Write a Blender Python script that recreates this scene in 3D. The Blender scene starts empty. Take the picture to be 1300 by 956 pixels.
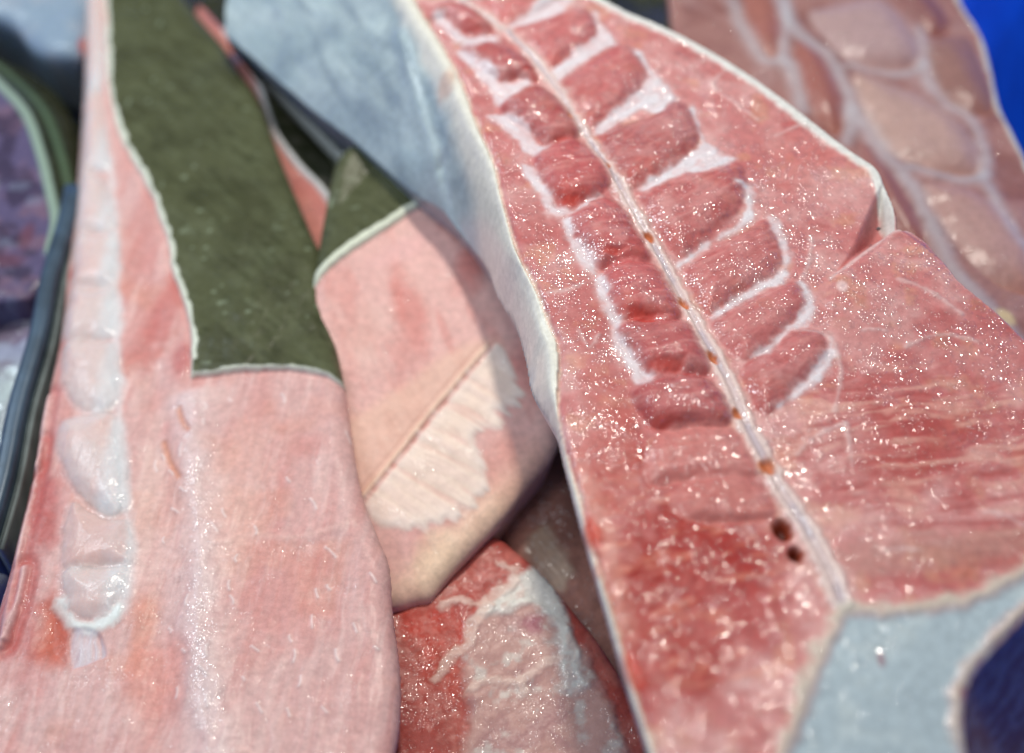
import bpy, math
import numpy as np

# ------------------------------------------------------------------ camera, light, exposure
sc = bpy.context.scene
TILT = math.radians(38.0)          # camera looks down, 38 degrees off the vertical
DIST = 0.42
FOCAL = 50.0
TARGET = np.array([0.0, 0.0, 0.045])
CAM = TARGET + DIST * np.array([0.0, -math.sin(TILT), math.cos(TILT)])

cam = bpy.data.cameras.new("camera")
cam.lens = FOCAL
cam.sensor_width = 36.0
cam.clip_start = 0.005
cam.clip_end = 20.0
cam.dof.use_dof = True
cam.dof.focus_distance = 0.418
cam.dof.aperture_fstop = 4.0
cam.dof.aperture_blades = 0
camo = bpy.data.objects.new("camera", cam)
camo.location = CAM
camo.rotation_euler = (TILT, 0, 0)
sc.collection.objects.link(camo)
sc.camera = camo

world = bpy.data.worlds.new("World")
sc.world = world
world.use_nodes = True
bg = world.node_tree.nodes["Background"]
bg.inputs[0].default_value = (0.60, 0.80, 1.0, 1)
bg.inputs[1].default_value = 0.13


def lamp(name, loc, aim, size, power, color):
    l = bpy.data.lights.new(name, 'AREA')
    l.shape = 'DISK'
    l.size = size
    l.energy = power
    l.color = color
    o = bpy.data.objects.new(name, l)
    o.location = loc
    d = np.array(aim, float) - np.array(loc, float)
    from mathutils import Vector
    o.rotation_euler = Vector(d).to_track_quat('-Z', 'Y').to_euler()
    sc.collection.objects.link(o)


lamp("market_lamp", (-0.46, 0.24, 0.52), (0.0, 0.02, 0.03), 0.26, 2.0, (0.82, 0.93, 1.0))
lamp("stall_lamp", (0.0, 0.35, 0.83), (0.02, 0.0, 0.03), 0.08, 5.0, (1.0, 0.93, 0.82))
lamp("front_fill", (-0.12, -0.12, 0.86), (0.0, 0.0, 0.03), 0.24, 1.5, (1.0, 0.97, 0.93))  # soft fill added to brighten the faces turned to the camera

sc.view_settings.view_transform = 'Standard'
sc.view_settings.look = 'None'
sc.view_settings.exposure = 0.0
sc.view_settings.gamma = 1.0
sc.view_settings.use_curve_mapping = False
sc.render.engine = 'CYCLES'
sc.cycles.use_denoising = True
sc.cycles.max_bounces = 6
sc.cycles.sample_clamp_indirect = 6.0

# ------------------------------------------------------------------ small numeric helpers (millimetres)
ct, st = math.cos(TILT), math.sin(TILT)


def ray(px, py):
    x = (np.asarray(px, float) - 650.0) / 1300.0 * 36.0
    y = (478.0 - np.asarray(py, float)) / 1300.0 * 36.0
    return x, y * ct + FOCAL * st, y * st - FOCAL * ct


class Plane:
    """the mean top plane of a piece: z = z0 + ax*x + ay*y   (mm)"""
    def __init__(s, z0, ax=0.0, ay=0.0):
        s.z0, s.ax, s.ay = z0, ax, ay

    def z(s, x, y):
        return s.z0 + s.ax * x + s.ay * y

    def xy(s, pts, dz=None):
        """measured points of the photograph -> x, y in mm where they lie on this plane (dz above it)"""
        p = np.asarray(pts, float)
        dz = p[:, 2] if p.shape[1] > 2 else (0.0 if dz is None else dz)
        dx, dy, dzr = ray(p[:, 0], p[:, 1])
        c = CAM * 1000.0
        t = (s.z0 + dz + s.ax * c[0] + s.ay * c[1] - c[2]) / (dzr - s.ax * dx - s.ay * dy)
        return np.stack([c[0] + t * dx, c[1] + t * dy], 1)


def spline(P, closed=False, n=6):
    P = np.asarray(P, float)
    m = len(P)
    out = []
    rng = range(m if closed else m - 1)
    for i in rng:
        if closed:
            a, b, c, d = P[(i - 1) % m], P[i], P[(i + 1) % m], P[(i + 2) % m]
        else:
            a, b, c, d = P[max(i - 1, 0)], P[i], P[i + 1], P[min(i + 2, m - 1)]
        for k in range(n):
            t = k / n
            out.append(0.5 * ((2 * b) + (c - a) * t + (2 * a - 5 * b + 4 * c - d) * t * t + (3 * b - a - 3 * c + d) * t ** 3))
    if not closed:
        out.append(P[-1])
    return np.array(out)


def curve_dist(X, Y, P, extra=None):
    """distance to an open polyline, signed side (+ = left of travel) and an interpolated value along it"""
    best = np.full(X.shape, 1e9, np.float32)
    side = np.zeros(X.shape, np.float32)
    par = np.zeros(X.shape, np.float32)
    P = np.asarray(P, np.float32)
    ex = np.linspace(0, 1, len(P)) if extra is None else np.asarray(extra, float)
    for i in range(len(P) - 1):
        ax, ay = P[i]
        bx, by = P[i + 1]
        ux, uy = bx - ax, by - ay
        L = ux * ux + uy * uy + 1e-9
        t = np.clip(((X - ax) * ux + (Y - ay) * uy) / L, 0, 1)
        dx, dy = X - ax - t * ux, Y - ay - t * uy
        d = dx * dx + dy * dy
        k = d < best
        best = np.where(k, d, best)
        side = np.where(k, ux * dy - uy * dx, side)
        par = np.where(k, ex[i] + (ex[i + 1] - ex[i]) * t, par)
    return np.sqrt(best), np.sign(side), par


def sdf(X, Y, P, margin=8.0):
    """signed distance (mm, + inside) to a closed polygon; -margin far away"""
    P = np.asarray(P, np.float32)
    out = np.full(X.shape, -margin, np.float32)
    k = (X > P[:, 0].min() - margin) & (X < P[:, 0].max() + margin) & (Y > P[:, 1].min() - margin) & (Y < P[:, 1].max() + margin)
    if not k.any():
        return out
    x, y = X[k], Y[k]
    best = np.full(x.shape, 1e9, np.float32)
    ins = np.zeros(x.shape, bool)
    m = len(P)
    for i in range(m):
        ax, ay = P[i]
        bx, by = P[(i + 1) % m]
        ux, uy = bx - ax, by - ay
        t = np.clip(((x - ax) * ux + (y - ay) * uy) / (ux * ux + uy * uy + 1e-9), 0, 1)
        d = (x - ax - t * ux) ** 2 + (y - ay - t * uy) ** 2
        best = np.minimum(best, d)
        c = (ay > y) != (by > y)
        if abs(by - ay) > 1e-12:
            ins ^= c & (x < ux * (y - ay) / uy + ax)
    d = np.sqrt(best)
    out[k] = np.where(ins, d, -np.minimum(d, margin))
    return out


_T = np.random.RandomState(7).rand(256, 256).astype(np.float32)


def vn(x, y, seed=0):
    x = x + seed * 17.31
    y = y + seed * 9.73
    xi, yi = np.floor(x).astype(int), np.floor(y).astype(int)
    fx, fy = x - xi, y - yi
    fx = fx * fx * fx * (fx * (fx * 6 - 15) + 10)
    fy = fy * fy * fy * (fy * (fy * 6 - 15) + 10)
    a, b = _T[xi & 255, yi & 255], _T[(xi + 1) & 255, yi & 255]
    c, d = _T[xi & 255, (yi + 1) & 255], _T[(xi + 1) & 255, (yi + 1) & 255]
    return (a + (b - a) * fx) * (1 - fy) + (c + (d - c) * fx) * fy


def fbm(x, y, scale, oct=4, seed=0):
    """-1..1, feature size `scale` mm"""
    s, a, f = 0.0, 1.0, 1.0 / scale
    tot = 0.0
    for i in range(oct):
        s = s + a * (vn(x * f, y * f, seed + i * 3) * 2 - 1)
        tot += a
        a *= 0.5
        f *= 2.03
    return s / tot * 1.5


def ss(a, b, x):
    t = np.clip((x - a) / (b - a), 0, 1)
    return t * t * (3 - 2 * t)


def col(r, g, b):
    v = np.array([r, g, b], float) / 255.0
    return np.where(v <= 0.04045, v / 12.92, ((v + 0.055) / 1.055) ** 2.4)


def lin(c):
    return np.asarray(c)


class Field:
    """a height field over a world-space grid, with tissue colour, wetness and a part label per cell"""
    def __init__(s, plane, pts, step, pad=3.0):
        P = np.asarray(pts, float)
        x0, y0 = P.min(0) - pad
        x1, y1 = P.max(0) + pad
        s.step, s.x0, s.y0 = step, x0, y0
        X, Y = np.meshgrid(np.arange(x0, x1, step), np.arange(y0, y1, step))
        s.X, s.Y = X.astype(np.float32), Y.astype(np.float32)
        s.plane = plane
        s.Z = plane.z(s.X, s.Y)
        s.C = np.zeros(s.X.shape + (3,), np.float32)
        s.R = np.full(s.X.shape, 0.22, np.float32)      # roughness
        s.S = np.zeros(s.X.shape, np.float32)           # grain / bead amount
        s.K = np.full(s.X.shape, 0.8, np.float32)       # wet film
        s.L = np.zeros(s.X.shape, int)      # part label
        s.keep = np.ones(s.X.shape, bool)
        s.DX = np.zeros(s.X.shape, np.float32)
        s.DY = np.zeros(s.X.shape, np.float32)
        s.names = {}

    def near(s, P, m):
        """a window of the field round some points (mm): shares memory with it"""
        P = np.asarray(P, float)
        i0 = max(int((P[:, 0].min() - m - s.x0) / s.step), 0)
        i1 = max(int((P[:, 0].max() + m - s.x0) / s.step) + 1, i0 + 2)
        j0 = max(int((P[:, 1].min() - m - s.y0) / s.step), 0)
        j1 = max(int((P[:, 1].max() + m - s.y0) / s.step) + 1, j0 + 2)
        return Window(s, (slice(j0, j1), slice(i0, i1)))

    def spot(s, px, py, rx, ry, ang=0.0, reach=1.6):
        """an ellipse (centre and radii read in the photograph) on the piece: window and normalised radius"""
        k = 0.25
        c = s.plane.xy([(px, py)])[0]
        r = max(rx, ry) * k * reach
        w = s.near(np.array([c - r, c + r]), 0.5)
        a = math.radians(ang)
        u, v = w.X - c[0], w.Y - c[1]
        u, v = u * math.cos(a) + v * math.sin(a), -u * math.sin(a) + v * math.cos(a)
        return w, np.sqrt((u / (rx * k)) ** 2 + (v / (ry * k)) ** 2)

    def poly(s, px, m=4.0, n=5, smooth_=True):
        P = s.plane.xy(px)
        if smooth_:
            P = spline(P, True, n)
        w = s.near(P, m)
        return w, sdf(w.X, w.Y, P, m), P

    def line(s, px, m=4.0, n=5):
        P = spline(s.plane.xy(px), False, n)
        w = s.near(P, m)
        d, side, par = curve_dist(w.X, w.Y, P)
        return w, d, side, par

    def paint(s, c, w):
        w = np.clip(w, 0, 1)[..., None]
        s.C *= (1 - w)
        s.C += np.asarray(c) * w

    def label(s, idx, name, k, mat=None, kind=None, lab=None):
        s.names[idx] = (name, mat, kind, lab)
        s.L[k] = idx

    def undercut(s, d, k, where=None):
        """fold what lies past the outline back under the piece: d = depth of the fall (mm), k = how far in per mm"""
        pass


class Window:
    def __init__(s, f, sl):
        s.X, s.Y, s.Z, s.C, s.R, s.S, s.K, s.L, s.keep = f.X[sl], f.Y[sl], f.Z[sl], f.C[sl], f.R[sl], f.S[sl], f.K[sl], f.L[sl], f.keep[sl]
        s.sl, s.f = sl, f

    paint = Field.paint

    def label(s, idx, name, k, mat=None, kind=None, lab=None):
        s.f.names[idx] = (name, mat, kind, lab)
        s.L[k] = idx


def smooth(A, n=1):
    for _ in range(n):
        B = np.pad(A, 1, mode='edge')
        A = (B[:-2, 1:-1] + B[2:, 1:-1] + B[1:-1, :-2] + B[1:-1, 2:] + 2 * A) / 6.0
    return A


# ------------------------------------------------------------------ materials
def flesh_material(name, sub=0.0, sub_scale=0.003, grain=980.0, height=0.00043, coat=1.0, coat_rough=0.075, spec=0.22, dry=0.03, ior=2.0, mottle=0.14):
    m = bpy.data.materials.new(name)
    m.use_nodes = True
    nt = m.node_tree
    N, Lk = nt.nodes, nt.links
    b = N["Principled BSDF"]

    def math_(op, x, y):
        n = N.new("ShaderNodeMath"); n.operation = op
        for k, q in enumerate((x, y)):
            if isinstance(q, (int, float)):
                n.inputs[k].default_value = q
            elif q is not None:
                Lk.new(q, n.inputs[k])
        return n.outputs[0]

    def noise(scale, detail, rough=0.5):
        n = N.new("ShaderNodeTexNoise")
        n.inputs["Scale"].default_value = scale; n.inputs["Detail"].default_value = detail; n.inputs["Roughness"].default_value = rough
        Lk.new(tc.outputs["Object"], n.inputs["Vector"])
        return n.outputs[0]

    def remap(x, a0, a1, b0, b1):
        n = N.new("ShaderNodeMapRange")
        for k, q in enumerate((a0, a1, b0, b1)):
            n.inputs[k + 1].default_value = q
        Lk.new(x, n.inputs[0])
        return n.outputs[0]

    a = N.new("ShaderNodeAttribute"); a.attribute_name = "tissue_colour"
    p = N.new("ShaderNodeAttribute"); p.attribute_name = "tissue_surface"
    sep = N.new("ShaderNodeSeparateColor")
    Lk.new(p.outputs["Color"], sep.inputs[0])
    tc = N.new("ShaderNodeTexCoord")
    # fine mottling of the colour
    mul = N.new("ShaderNodeVectorMath"); mul.operation = 'SCALE'
    Lk.new(a.outputs["Color"], mul.inputs[0]); Lk.new(remap(noise(420, 4, .65), .3, .7, 1 - mottle, 1 + mottle), mul.inputs["Scale"])
    Lk.new(mul.outputs[0], b.inputs["Base Color"])
    Lk.new(sep.outputs[1], b.inputs["Roughness"])
    b.inputs["Specular IOR Level"].default_value = spec
    b.inputs["IOR"].default_value = 1.40
    if sub > 0:
        b.inputs["Subsurface Weight"].default_value = sub
        b.inputs["Subsurface Radius"].default_value = (1.0, 0.6, 0.5)
        b.inputs["Subsurface Scale"].default_value = sub_scale
    # wet granules of the cut surface: little domes of uneven height, in patches
    warp = N.new("ShaderNodeVectorMath"); warp.operation = 'MULTIPLY_ADD'
    nw = N.new("ShaderNodeTexNoise"); nw.inputs["Scale"].default_value = 500
    Lk.new(tc.outputs["Object"], nw.inputs["Vector"])
    Lk.new(nw.outputs["Color"], warp.inputs[0]); warp.inputs[1].default_value = (.0014, .0014, 0); Lk.new(tc.outputs["Object"], warp.inputs[2])
    vo = N.new("ShaderNodeTexVoronoi"); vo.feature = 'F1'; vo.voronoi_dimensions = '2D'; vo.inputs["Scale"].default_value = grain
    Lk.new(warp.outputs[0], vo.inputs["Vector"])
    rnd = N.new("ShaderNodeSeparateColor"); Lk.new(vo.outputs["Color"], rnd.inputs[0])
    d2 = math_('MULTIPLY', vo.outputs["Distance"], vo.outputs["Distance"])
    amp = math_('MULTIPLY', remap(rnd.outputs[0], 0, 1, 0.55, 1.25), sep.outputs[0])
    dome = math_('MULTIPLY', math_('MULTIPLY', d2, amp), -1.0)
    fine = noise(900, 3)
    bp = N.new("ShaderNodeBump"); bp.inputs["Strength"].default_value = 1.0; bp.inputs["Distance"].default_value = 0.00006
    Lk.new(fine, bp.inputs["Height"])
    Lk.new(bp.outputs[0], b.inputs["Normal"])
    bc = N.new("ShaderNodeBump"); bc.inputs["Strength"].default_value = 1.0; bc.inputs["Distance"].default_value = height
    Lk.new(dome, bc.inputs["Height"])
    Lk.new(bc.outputs[0], b.inputs["Coat Normal"])
    # only some granules carry a film of water, and they come in patches
    pick = math_('ADD', rnd.outputs[1], remap(noise(150, 4), .38, .64, -.45, .40))
    wet = remap(pick, .50, .56, dry, 1.0)
    Lk.new(math_('MULTIPLY', math_('MULTIPLY', sep.outputs[2], wet), coat), b.inputs["Coat Weight"])
    b.inputs["Coat Roughness"].default_value = coat_rough
    b.inputs["Coat IOR"].default_value = ior
    return m


MUSCLE = flesh_material("muscle_tissue")
WHITE = flesh_material("connective_tissue", mottle=0.06)
SKIN = flesh_material("shark_skin", grain=1500.0, height=0.0001, coat=1.0, coat_rough=0.30, dry=0.8, ior=1.5)
GRISTLE = flesh_material("gristle", sub=0.35, sub_scale=0.004, dry=0.45, ior=1.4, mottle=0.05, coat_rough=0.14)


# ------------------------------------------------------------------ meshes
def tag(o, label, cat, group=None, kind=None):
    o["label"] = label
    o["category"] = cat
    if group:
        o["group"] = group
    if kind:
        o["kind"] = kind


def make_mesh(name, V, quads, tris, norms=None, C=None, S=None, mat=None):
    me = bpy.data.meshes.new(name)
    nq, ntr = len(quads), len(tris)
    me.vertices.add(len(V))
    me.vertices.foreach_set("co", np.ascontiguousarray(V, np.float32).ravel())
    lv = np.concatenate([np.asarray(quads, np.int32).ravel(), np.asarray(tris, np.int32).ravel()])
    me.loops.add(len(lv))
    me.loops.foreach_set("vertex_index", lv)
    me.polygons.add(nq + ntr)
    starts = np.concatenate([np.arange(nq) * 4, nq * 4 + np.arange(ntr) * 3]).astype(np.int32)
    me.polygons.foreach_set("loop_start", starts)
    me.polygons.foreach_set("use_smooth", np.ones(nq + ntr, bool))
    me.update(calc_edges=True)
    if C is not None:
        at = me.attributes.new("tissue_colour", 'FLOAT_COLOR', 'POINT')
        at.data.foreach_set("color", np.concatenate([C, np.ones((len(C), 1))], 1).astype(np.float32).ravel())
        at = me.attributes.new("tissue_surface", 'FLOAT_COLOR', 'POINT')
        at.data.foreach_set("color", S.astype(np.float32).ravel())
    if norms is not None:
        me.normals_split_custom_set_from_vertices(np.ascontiguousarray(norms, np.float32))
    if mat:
        me.materials.append(mat)
    me.validate()
    return me


def build_field(f, thing, base, depth=4.0, floor=None, tree=None):
    """cut the field into its labelled parts; each part is a closed solid under `thing`"""
    ny, nx = f.X.shape
    st_ = f.step
    PX, PY = f.X + f.DX, f.Y + f.DY
    xv, xu = np.gradient(PX, st_)
    yv, yu = np.gradient(PY, st_)
    zv, zu = np.gradient(f.Z, st_)
    Nn = np.stack([yu * zv - zu * yv, zu * xv - xu * zv, xu * yv - yu * xv], -1)
    Nn /= np.linalg.norm(Nn, axis=-1, keepdims=True) + 1e-9
    kc = f.keep[:-1, :-1] & f.keep[1:, :-1] & f.keep[:-1, 1:] & f.keep[1:, 1:]
    lab = f.L[:-1, :-1]
    idx = np.arange(ny * nx).reshape(ny, nx)
    Vall = np.stack([PX, PY, f.Z], -1).reshape(-1, 3) / 1000.0 - np.asarray(base)
    made = {}
    for l in sorted(f.names):
        name, mat, kind, plab = f.names[l]
        cells = kc & (lab == l)
        n = int(cells.sum())
        if n < 6:
            continue
        a, b, c, d = idx[:-1, :-1][cells], idx[:-1, 1:][cells], idx[1:, 1:][cells], idx[1:, :-1][cells]
        q = np.stack([a, b, c, d], 1)
        used, inv = np.unique(q, return_inverse=True)
        q = inv.reshape(-1, 4)
        E = np.concatenate([q[:, [0, 1]], q[:, [1, 2]], q[:, [2, 3]], q[:, [3, 0]]])
        key = np.sort(E, 1)
        kk = key[:, 0].astype(np.int64) * (len(used) + 1) + key[:, 1]
        u, first, cnt = np.unique(kk, return_index=True, return_counts=True)
        B = E[first[cnt == 1]]
        bv, binv = np.unique(B, return_inverse=True)
        Bl = binv.reshape(-1, 2) + len(used)
        V = Vall[used]
        low = V[bv].copy()
        if False:
            low[:, 2] = np.minimum(low[:, 2] - 0.001, floor / 1000.0 - base[2])
        else:
            low[:, 2] -= depth / 1000.0
        cen = low.mean(0)
        cen[2] = low[:, 2].min() - 0.0005
        Va = np.concatenate([V, low, cen[None]])
        walls = np.stack([B[:, 1], B[:, 0], Bl[:, 0], Bl[:, 1]], 1)
        fan = np.stack([Bl[:, 1], Bl[:, 0], np.full(len(Bl), len(Va) - 1)], 1)
        Nf = Nn.reshape(-1, 3)[used]
        Nl = Nf[bv]
        Na = np.concatenate([Nf, Nl, [[0, 0, -1.0]]])
        Cf = f.C.reshape(-1, 3)[used]
        Ca = np.concatenate([Cf, Cf[bv], Cf.mean(0)[None]])
        Sf = np.stack([f.S.ravel()[used], f.R.ravel()[used], f.K.ravel()[used], np.ones(len(used))], 1)
        Sa = np.concatenate([Sf, Sf[bv], Sf[:1]])
        me = make_mesh(name, Va, np.concatenate([q, walls]), fan, Na, np.clip(Ca, 0, 1), Sa, mat)
        o = bpy.data.objects.new(name, me)
        sc.collection.objects.link(o)
        o.parent = thing
        if kind:
            o["kind"] = kind
        if plab:
            o["label"] = plab
        made[l] = o
    if tree:
        for ch, pa in tree.items():
            if ch in made and pa in made:
                made[ch].parent = made[pa]
    return made


def thing(name, loc, label, cat, group=None):
    o = bpy.data.objects.new(name, None)
    o.empty_display_size = 0.01
    o.location = loc
    sc.collection.objects.link(o)
    tag(o, label, cat, group)
    return o


def Z1(pts, ox, oy, k):
    """points read in an enlarged crop -> photograph pixels"""
    p = np.asarray(pts, float)
    q = p.copy()
    q[:, 0] = ox + p[:, 0] / k
    q[:, 1] = oy + p[:, 1] / k
    return q


K = 2.9
r1 = lambda *p: Z1(p, 520, 0, K)
r2 = lambda *p: Z1(p, 640, 250, K)
r3 = lambda *p: Z1(p, 680, 540, K)
r4 = lambda *p: Z1(p, 860, 540, K)
r6 = lambda *p: Z1(p, 860, 0, K)

# ================================================================== the blue tub
def tub():
    base = (0.02, 0.02, -0.085)
    V, F = [], []
    x0, x1, y0, y1 = -0.44, 0.190, -0.40, 0.46
    h = 0.19
    fl = 0.022
    th = 0.004
    rings = []
    def ring(x0, x1, y0, y1, z, r, n=6):
        pts = []
        for cx, cy, a0 in ((x1 - r, y1 - r, 0), (x0 + r, y1 - r, 90), (x0 + r, y0 + r, 180), (x1 - r, y0 + r, 270)):
            for k in range(n + 1):
                a = math.radians(a0 + 90 * k / n)
                pts.append((cx + r * math.cos(a), cy + r * math.sin(a), z))
        return pts
    prof = [(-th, 0.0), (0.006, 0.0), (0.0, 0.004), (-fl * .1, 0.012)]
    levels = [(0.0, 0.000), (0.004, 0.0015), (0.012, 0.006), (fl + 0.002, h - 0.004), (fl + 0.004, h), (fl + 0.016, h + 0.001), (fl + 0.018, h - 0.002),
              (fl + 0.018, h - 0.012), (fl + 0.0155, h - 0.012), (fl + 0.0065, h - 0.005), (0.013, 0.0), (0.002, -th)]
    for off, z in levels:
        rings.append(ring(x0 - off, x1 + off, y0 - off, y1 + off, z, 0.05 + off))
    n = len(rings[0])
    for r in rings:
        V += r
    quads = []
    for i in range(len(rings) - 1):
        for j in range(n):
            a, b = i * n + j, i * n + (j + 1) % n
            quads.append((a, b, b + n, a + n))
    tris = []
    V.append(((x0 + x1) / 2, 0, 0.0)); c0 = len(V) - 1
    V.append(((x0 + x1) / 2, 0, -th)); c1 = len(V) - 1
    for j in range(n):
        tris.append((c0, (j + 1) % n, j))
        e = (len(rings) - 1) * n
        tris.append((c1, e + j, e + (j + 1) % n))
    quads = [q[::-1] for q in quads]
    tris = [t[::-1] for t in tris]
    m = bpy.data.materials.new("blue_plastic")
    m.use_nodes = True
    b = m.node_tree.nodes["Principled BSDF"]
    N, Lk = m.node_tree.nodes, m.node_tree.links
    tc = N.new("ShaderNodeTexCoord")
    no = N.new("ShaderNodeTexNoise"); no.inputs["Scale"].default_value = 60; no.inputs["Detail"].default_value = 5
    Lk.new(tc.outputs["Object"], no.inputs["Vector"])
    rp = N.new("ShaderNodeValToRGB")
    rp.color_ramp.elements[0].position = 0.3; rp.color_ramp.elements[0].color = (0.000, 0.045, 0.50, 1)
    rp.color_ramp.elements[1].position = 0.7; rp.color_ramp.elements[1].color = (0.001, 0.075, 0.72, 1)
    Lk.new(no.outputs[0], rp.inputs[0]); Lk.new(rp.outputs[0], b.inputs["Base Color"])
    b.inputs["Roughness"].default_value = 0.32
    me = make_mesh("plastic_tub", np.array(V), quads, tris, mat=m)
    o = bpy.data.objects.new("plastic_tub", me)
    o.location = base
    sc.collection.objects.link(o)
    tag(o, "saturated blue plastic tub wall behind the fish in the top right corner", "tub")


tub()

# ================================================================== shared pieces of anatomy
def fold_under(f, face, drop, k):
    """the flank below the edge runs back in under the piece"""
    gy, gx = np.gradient(smooth(face, 4), f.step)
    g = np.sqrt(gx * gx + gy * gy) + 1e-3
    f.DX += (gx / g) * drop * k
    f.DY += (gy / g) * drop * k


PINK, DEEP, DARK, PALE = col(206, 138, 132), col(174, 84, 84), col(160, 52, 48), col(211, 164, 163)


def streaks(X, Y, ang, scale, ratio=0.15, seed=0, oct=3):
    a = math.radians(ang)
    u, v = X * math.cos(a) + Y * math.sin(a), -X * math.sin(a) + Y * math.cos(a)
    v = v + 0.9 * scale * fbm(X, Y, 9 * scale, 2, seed + 50)
    return fbm(u * ratio, v, scale, oct, seed)


# ================================================================== the big cut piece on the right
def main_piece():
    pl = Plane(62.0, 0.0, 0.0)
    base = (0.07, 0.03, -0.04)
    rim = np.array([(470, -95), (505, -40), (535, 15), (560, 55), (585, 105), (605, 160), (625, 205), (633, 240), (641, 270), (655, 319), (677, 362),
                    (688, 390), (697, 415), (706, 433), (708, 470), (706, 515), (713, 557), (735, 637), (749, 695), (766, 747), (787, 816),
                    (803, 872), (830, 956), (858, 1050)], float)
    rimw = pl.xy(rim)
    outer = np.array([(140, -95, -44), (240, 0, -42), (323, 72, -40), (392, 131, -38), (461, 186, -36), (522, 240, -33), (566, 268, -30), (612, 325, -25),
                      (631, 369, -21), (653, 407, -17), (668, 455, -15), (677, 500, -12), (703, 545, -7), (716, 590, -3.5), (735, 662, -3), (760, 752, -3),
                      (783, 830, -3), (797, 880, -3), (822, 956, -3), (850, 1050, -3)], float)
    outw = pl.xy(outer)
    right = np.array([(640, -80), (768, 0), (830, 28), (892, 59), (960, 100), (1025, 148), (1081, 193), (1112, 214), (1123, 238), (1136, 265), (1144, 288),
                      (1155, 294), (1181, 312), (1215, 357), (1260, 391), (1300, 429), (1360, 490), (1380, 600)], float)
    low = np.array([(1390, 690), (1300, 788), (1252, 838), (1230, 876), (1226, 930), (1232, 985), (1240, 1055)], float)
    outline = np.concatenate([rimw[::-1], pl.xy(np.array([(560, -100), (640, -85)])), pl.xy(right[1:]), pl.xy(low)])
    outline = spline(outline, True, 3)
    f = Field(pl, np.concatenate([outline, outw]), 0.38, 9)
    X, Y = f.X, f.Y
    sp_rim, sp_out = spline(rimw, False, 3), spline(outw, False, 3)
    dzo = spline(outer[:, 2:3].repeat(2, 1), False, 3)[:, 0]
    face = sdf(X, Y, outline, 60.0)          # + on the cut face
    dr, _, _ = curve_dist(X, Y, sp_rim)
    do, sd_o, oz = curve_dist(X, Y, sp_out, dzo)
    reg = np.concatenate([sp_rim, sp_out[::-1]])
    inskin = sdf(X, Y, reg, 60.0) > -0.2
    inskin &= (face <= 0.4)
    t = dr / (dr + do + 1e-6)
    nz = fbm(X, Y, 14, 3, 1)
    f2 = fbm(X, Y, 3, 3, 12)
    # ---- heights
    zb = f.plane.z(X, Y)
    f.Z += 0.9 * fbm(X, Y, 40, 2, 2) + 0.16 * fbm(X, Y, 6, 3, 3)
    dright, _, _ = curve_dist(X, Y, spline(pl.xy(right), False, 4))
    f.Z += np.where(face > 0, (-1.6 + 1.5 * (dright < 4)) * (1 - ss(0, 3.0, face)) ** 2, 0)
    Z = f.Z
    # skin side: thick rolled lip, then the flank going down to the left with soft folds
    roll = 2.6 * np.exp(-((dr - 2.8) / 3.2) ** 2)
    fol = fbm(X * 0.8 + Y * 0.6, (Y * 0.8 - X * 0.6) * 0.25, 11, 3, 4)
    flank = zb - 1.6 + roll + oz * (0.25 * t + 0.75 * t ** 1.6) + 1.3 * fol * ss(0.1, 0.5, t) * ss(0.0, 0.15, 1 - t) + 0.5 * nz
    for cr, w, a in (([(508, 60), (530, 130), (556, 200), (572, 240)], 2.2, 1.6), ([(560, 190), (592, 262), (612, 318), (640, 372)], 2.6, -3.6), ([(575, 180), (606, 255), (628, 312), (655, 366)], 2.0, 1.0)):
        dc, _, _ = curve_dist(X, Y, spline(pl.xy(cr, -12), False, 3))
        flank = flank + a * np.exp(-(dc / w) ** 2)
    outside = (face <= 0) & ~inskin
    Z[:] = np.where(inskin, flank, Z)
    # everything past the outlines falls away
    lowd, _, _ = curve_dist(X, Y, spline(pl.xy(low), False, 3))
    leftside = outside & (do <= np.abs(face) + 0.5) & (do < lowd)
    onlow = outside & (lowd < np.abs(face) + 0.6) & ~leftside
    other = outside & ~leftside & ~onlow
    Z[:] = np.where(leftside, zb - 1.6 + oz - do * 4.5, Z)
    Z[:] = np.where(onlow, zb - 1.6 - lowd * 1.7 - 1.2 * (1 - np.exp(-lowd / 1.5)), Z)
    Z[:] = np.where(other, zb - 1.6 + face * 4.5, Z)
    fold_under(f, sdf(X, Y, spline(np.concatenate([outw[::-1], pl.xy(np.array([(560, -100), (640, -85)])), pl.xy(right[1:]), pl.xy(low)]), True, 3), 60.0),
               np.where(leftside, do * 4.5, 0) + np.where(other, -face * 4.5, 0), 0.55)

    # ---- tissue colour of the cut face
    f.C[:] = col(193, 122, 122)
    f.paint(PALE, 0.26 + 0.7 * fbm(X, Y, 9, 4, 5))
    f.paint(DEEP, 0.6 * ss(-0.1, 0.8, fbm(X * 0.7 + Y * .4, Y, 12, 4, 6)))
    f.paint(col(214, 160, 122), 0.3 * ss(0.3, 0.9, fbm(X, Y, 7, 3, 66)))
    f.S[:] = (0.66 + 0.22 * ss(-75, 0, Y)) * (1 + 0.25 * fbm(X, Y, 12, 3, 8))
    f.R[:] = 0.42
    f.K[:] = 0.7 + 0.3 * ss(-60, 5, Y)
    f.K *= 0.6 + 0.6 * ss(-0.5, 0.4, fbm(X, Y, 16, 3, 88))
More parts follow.
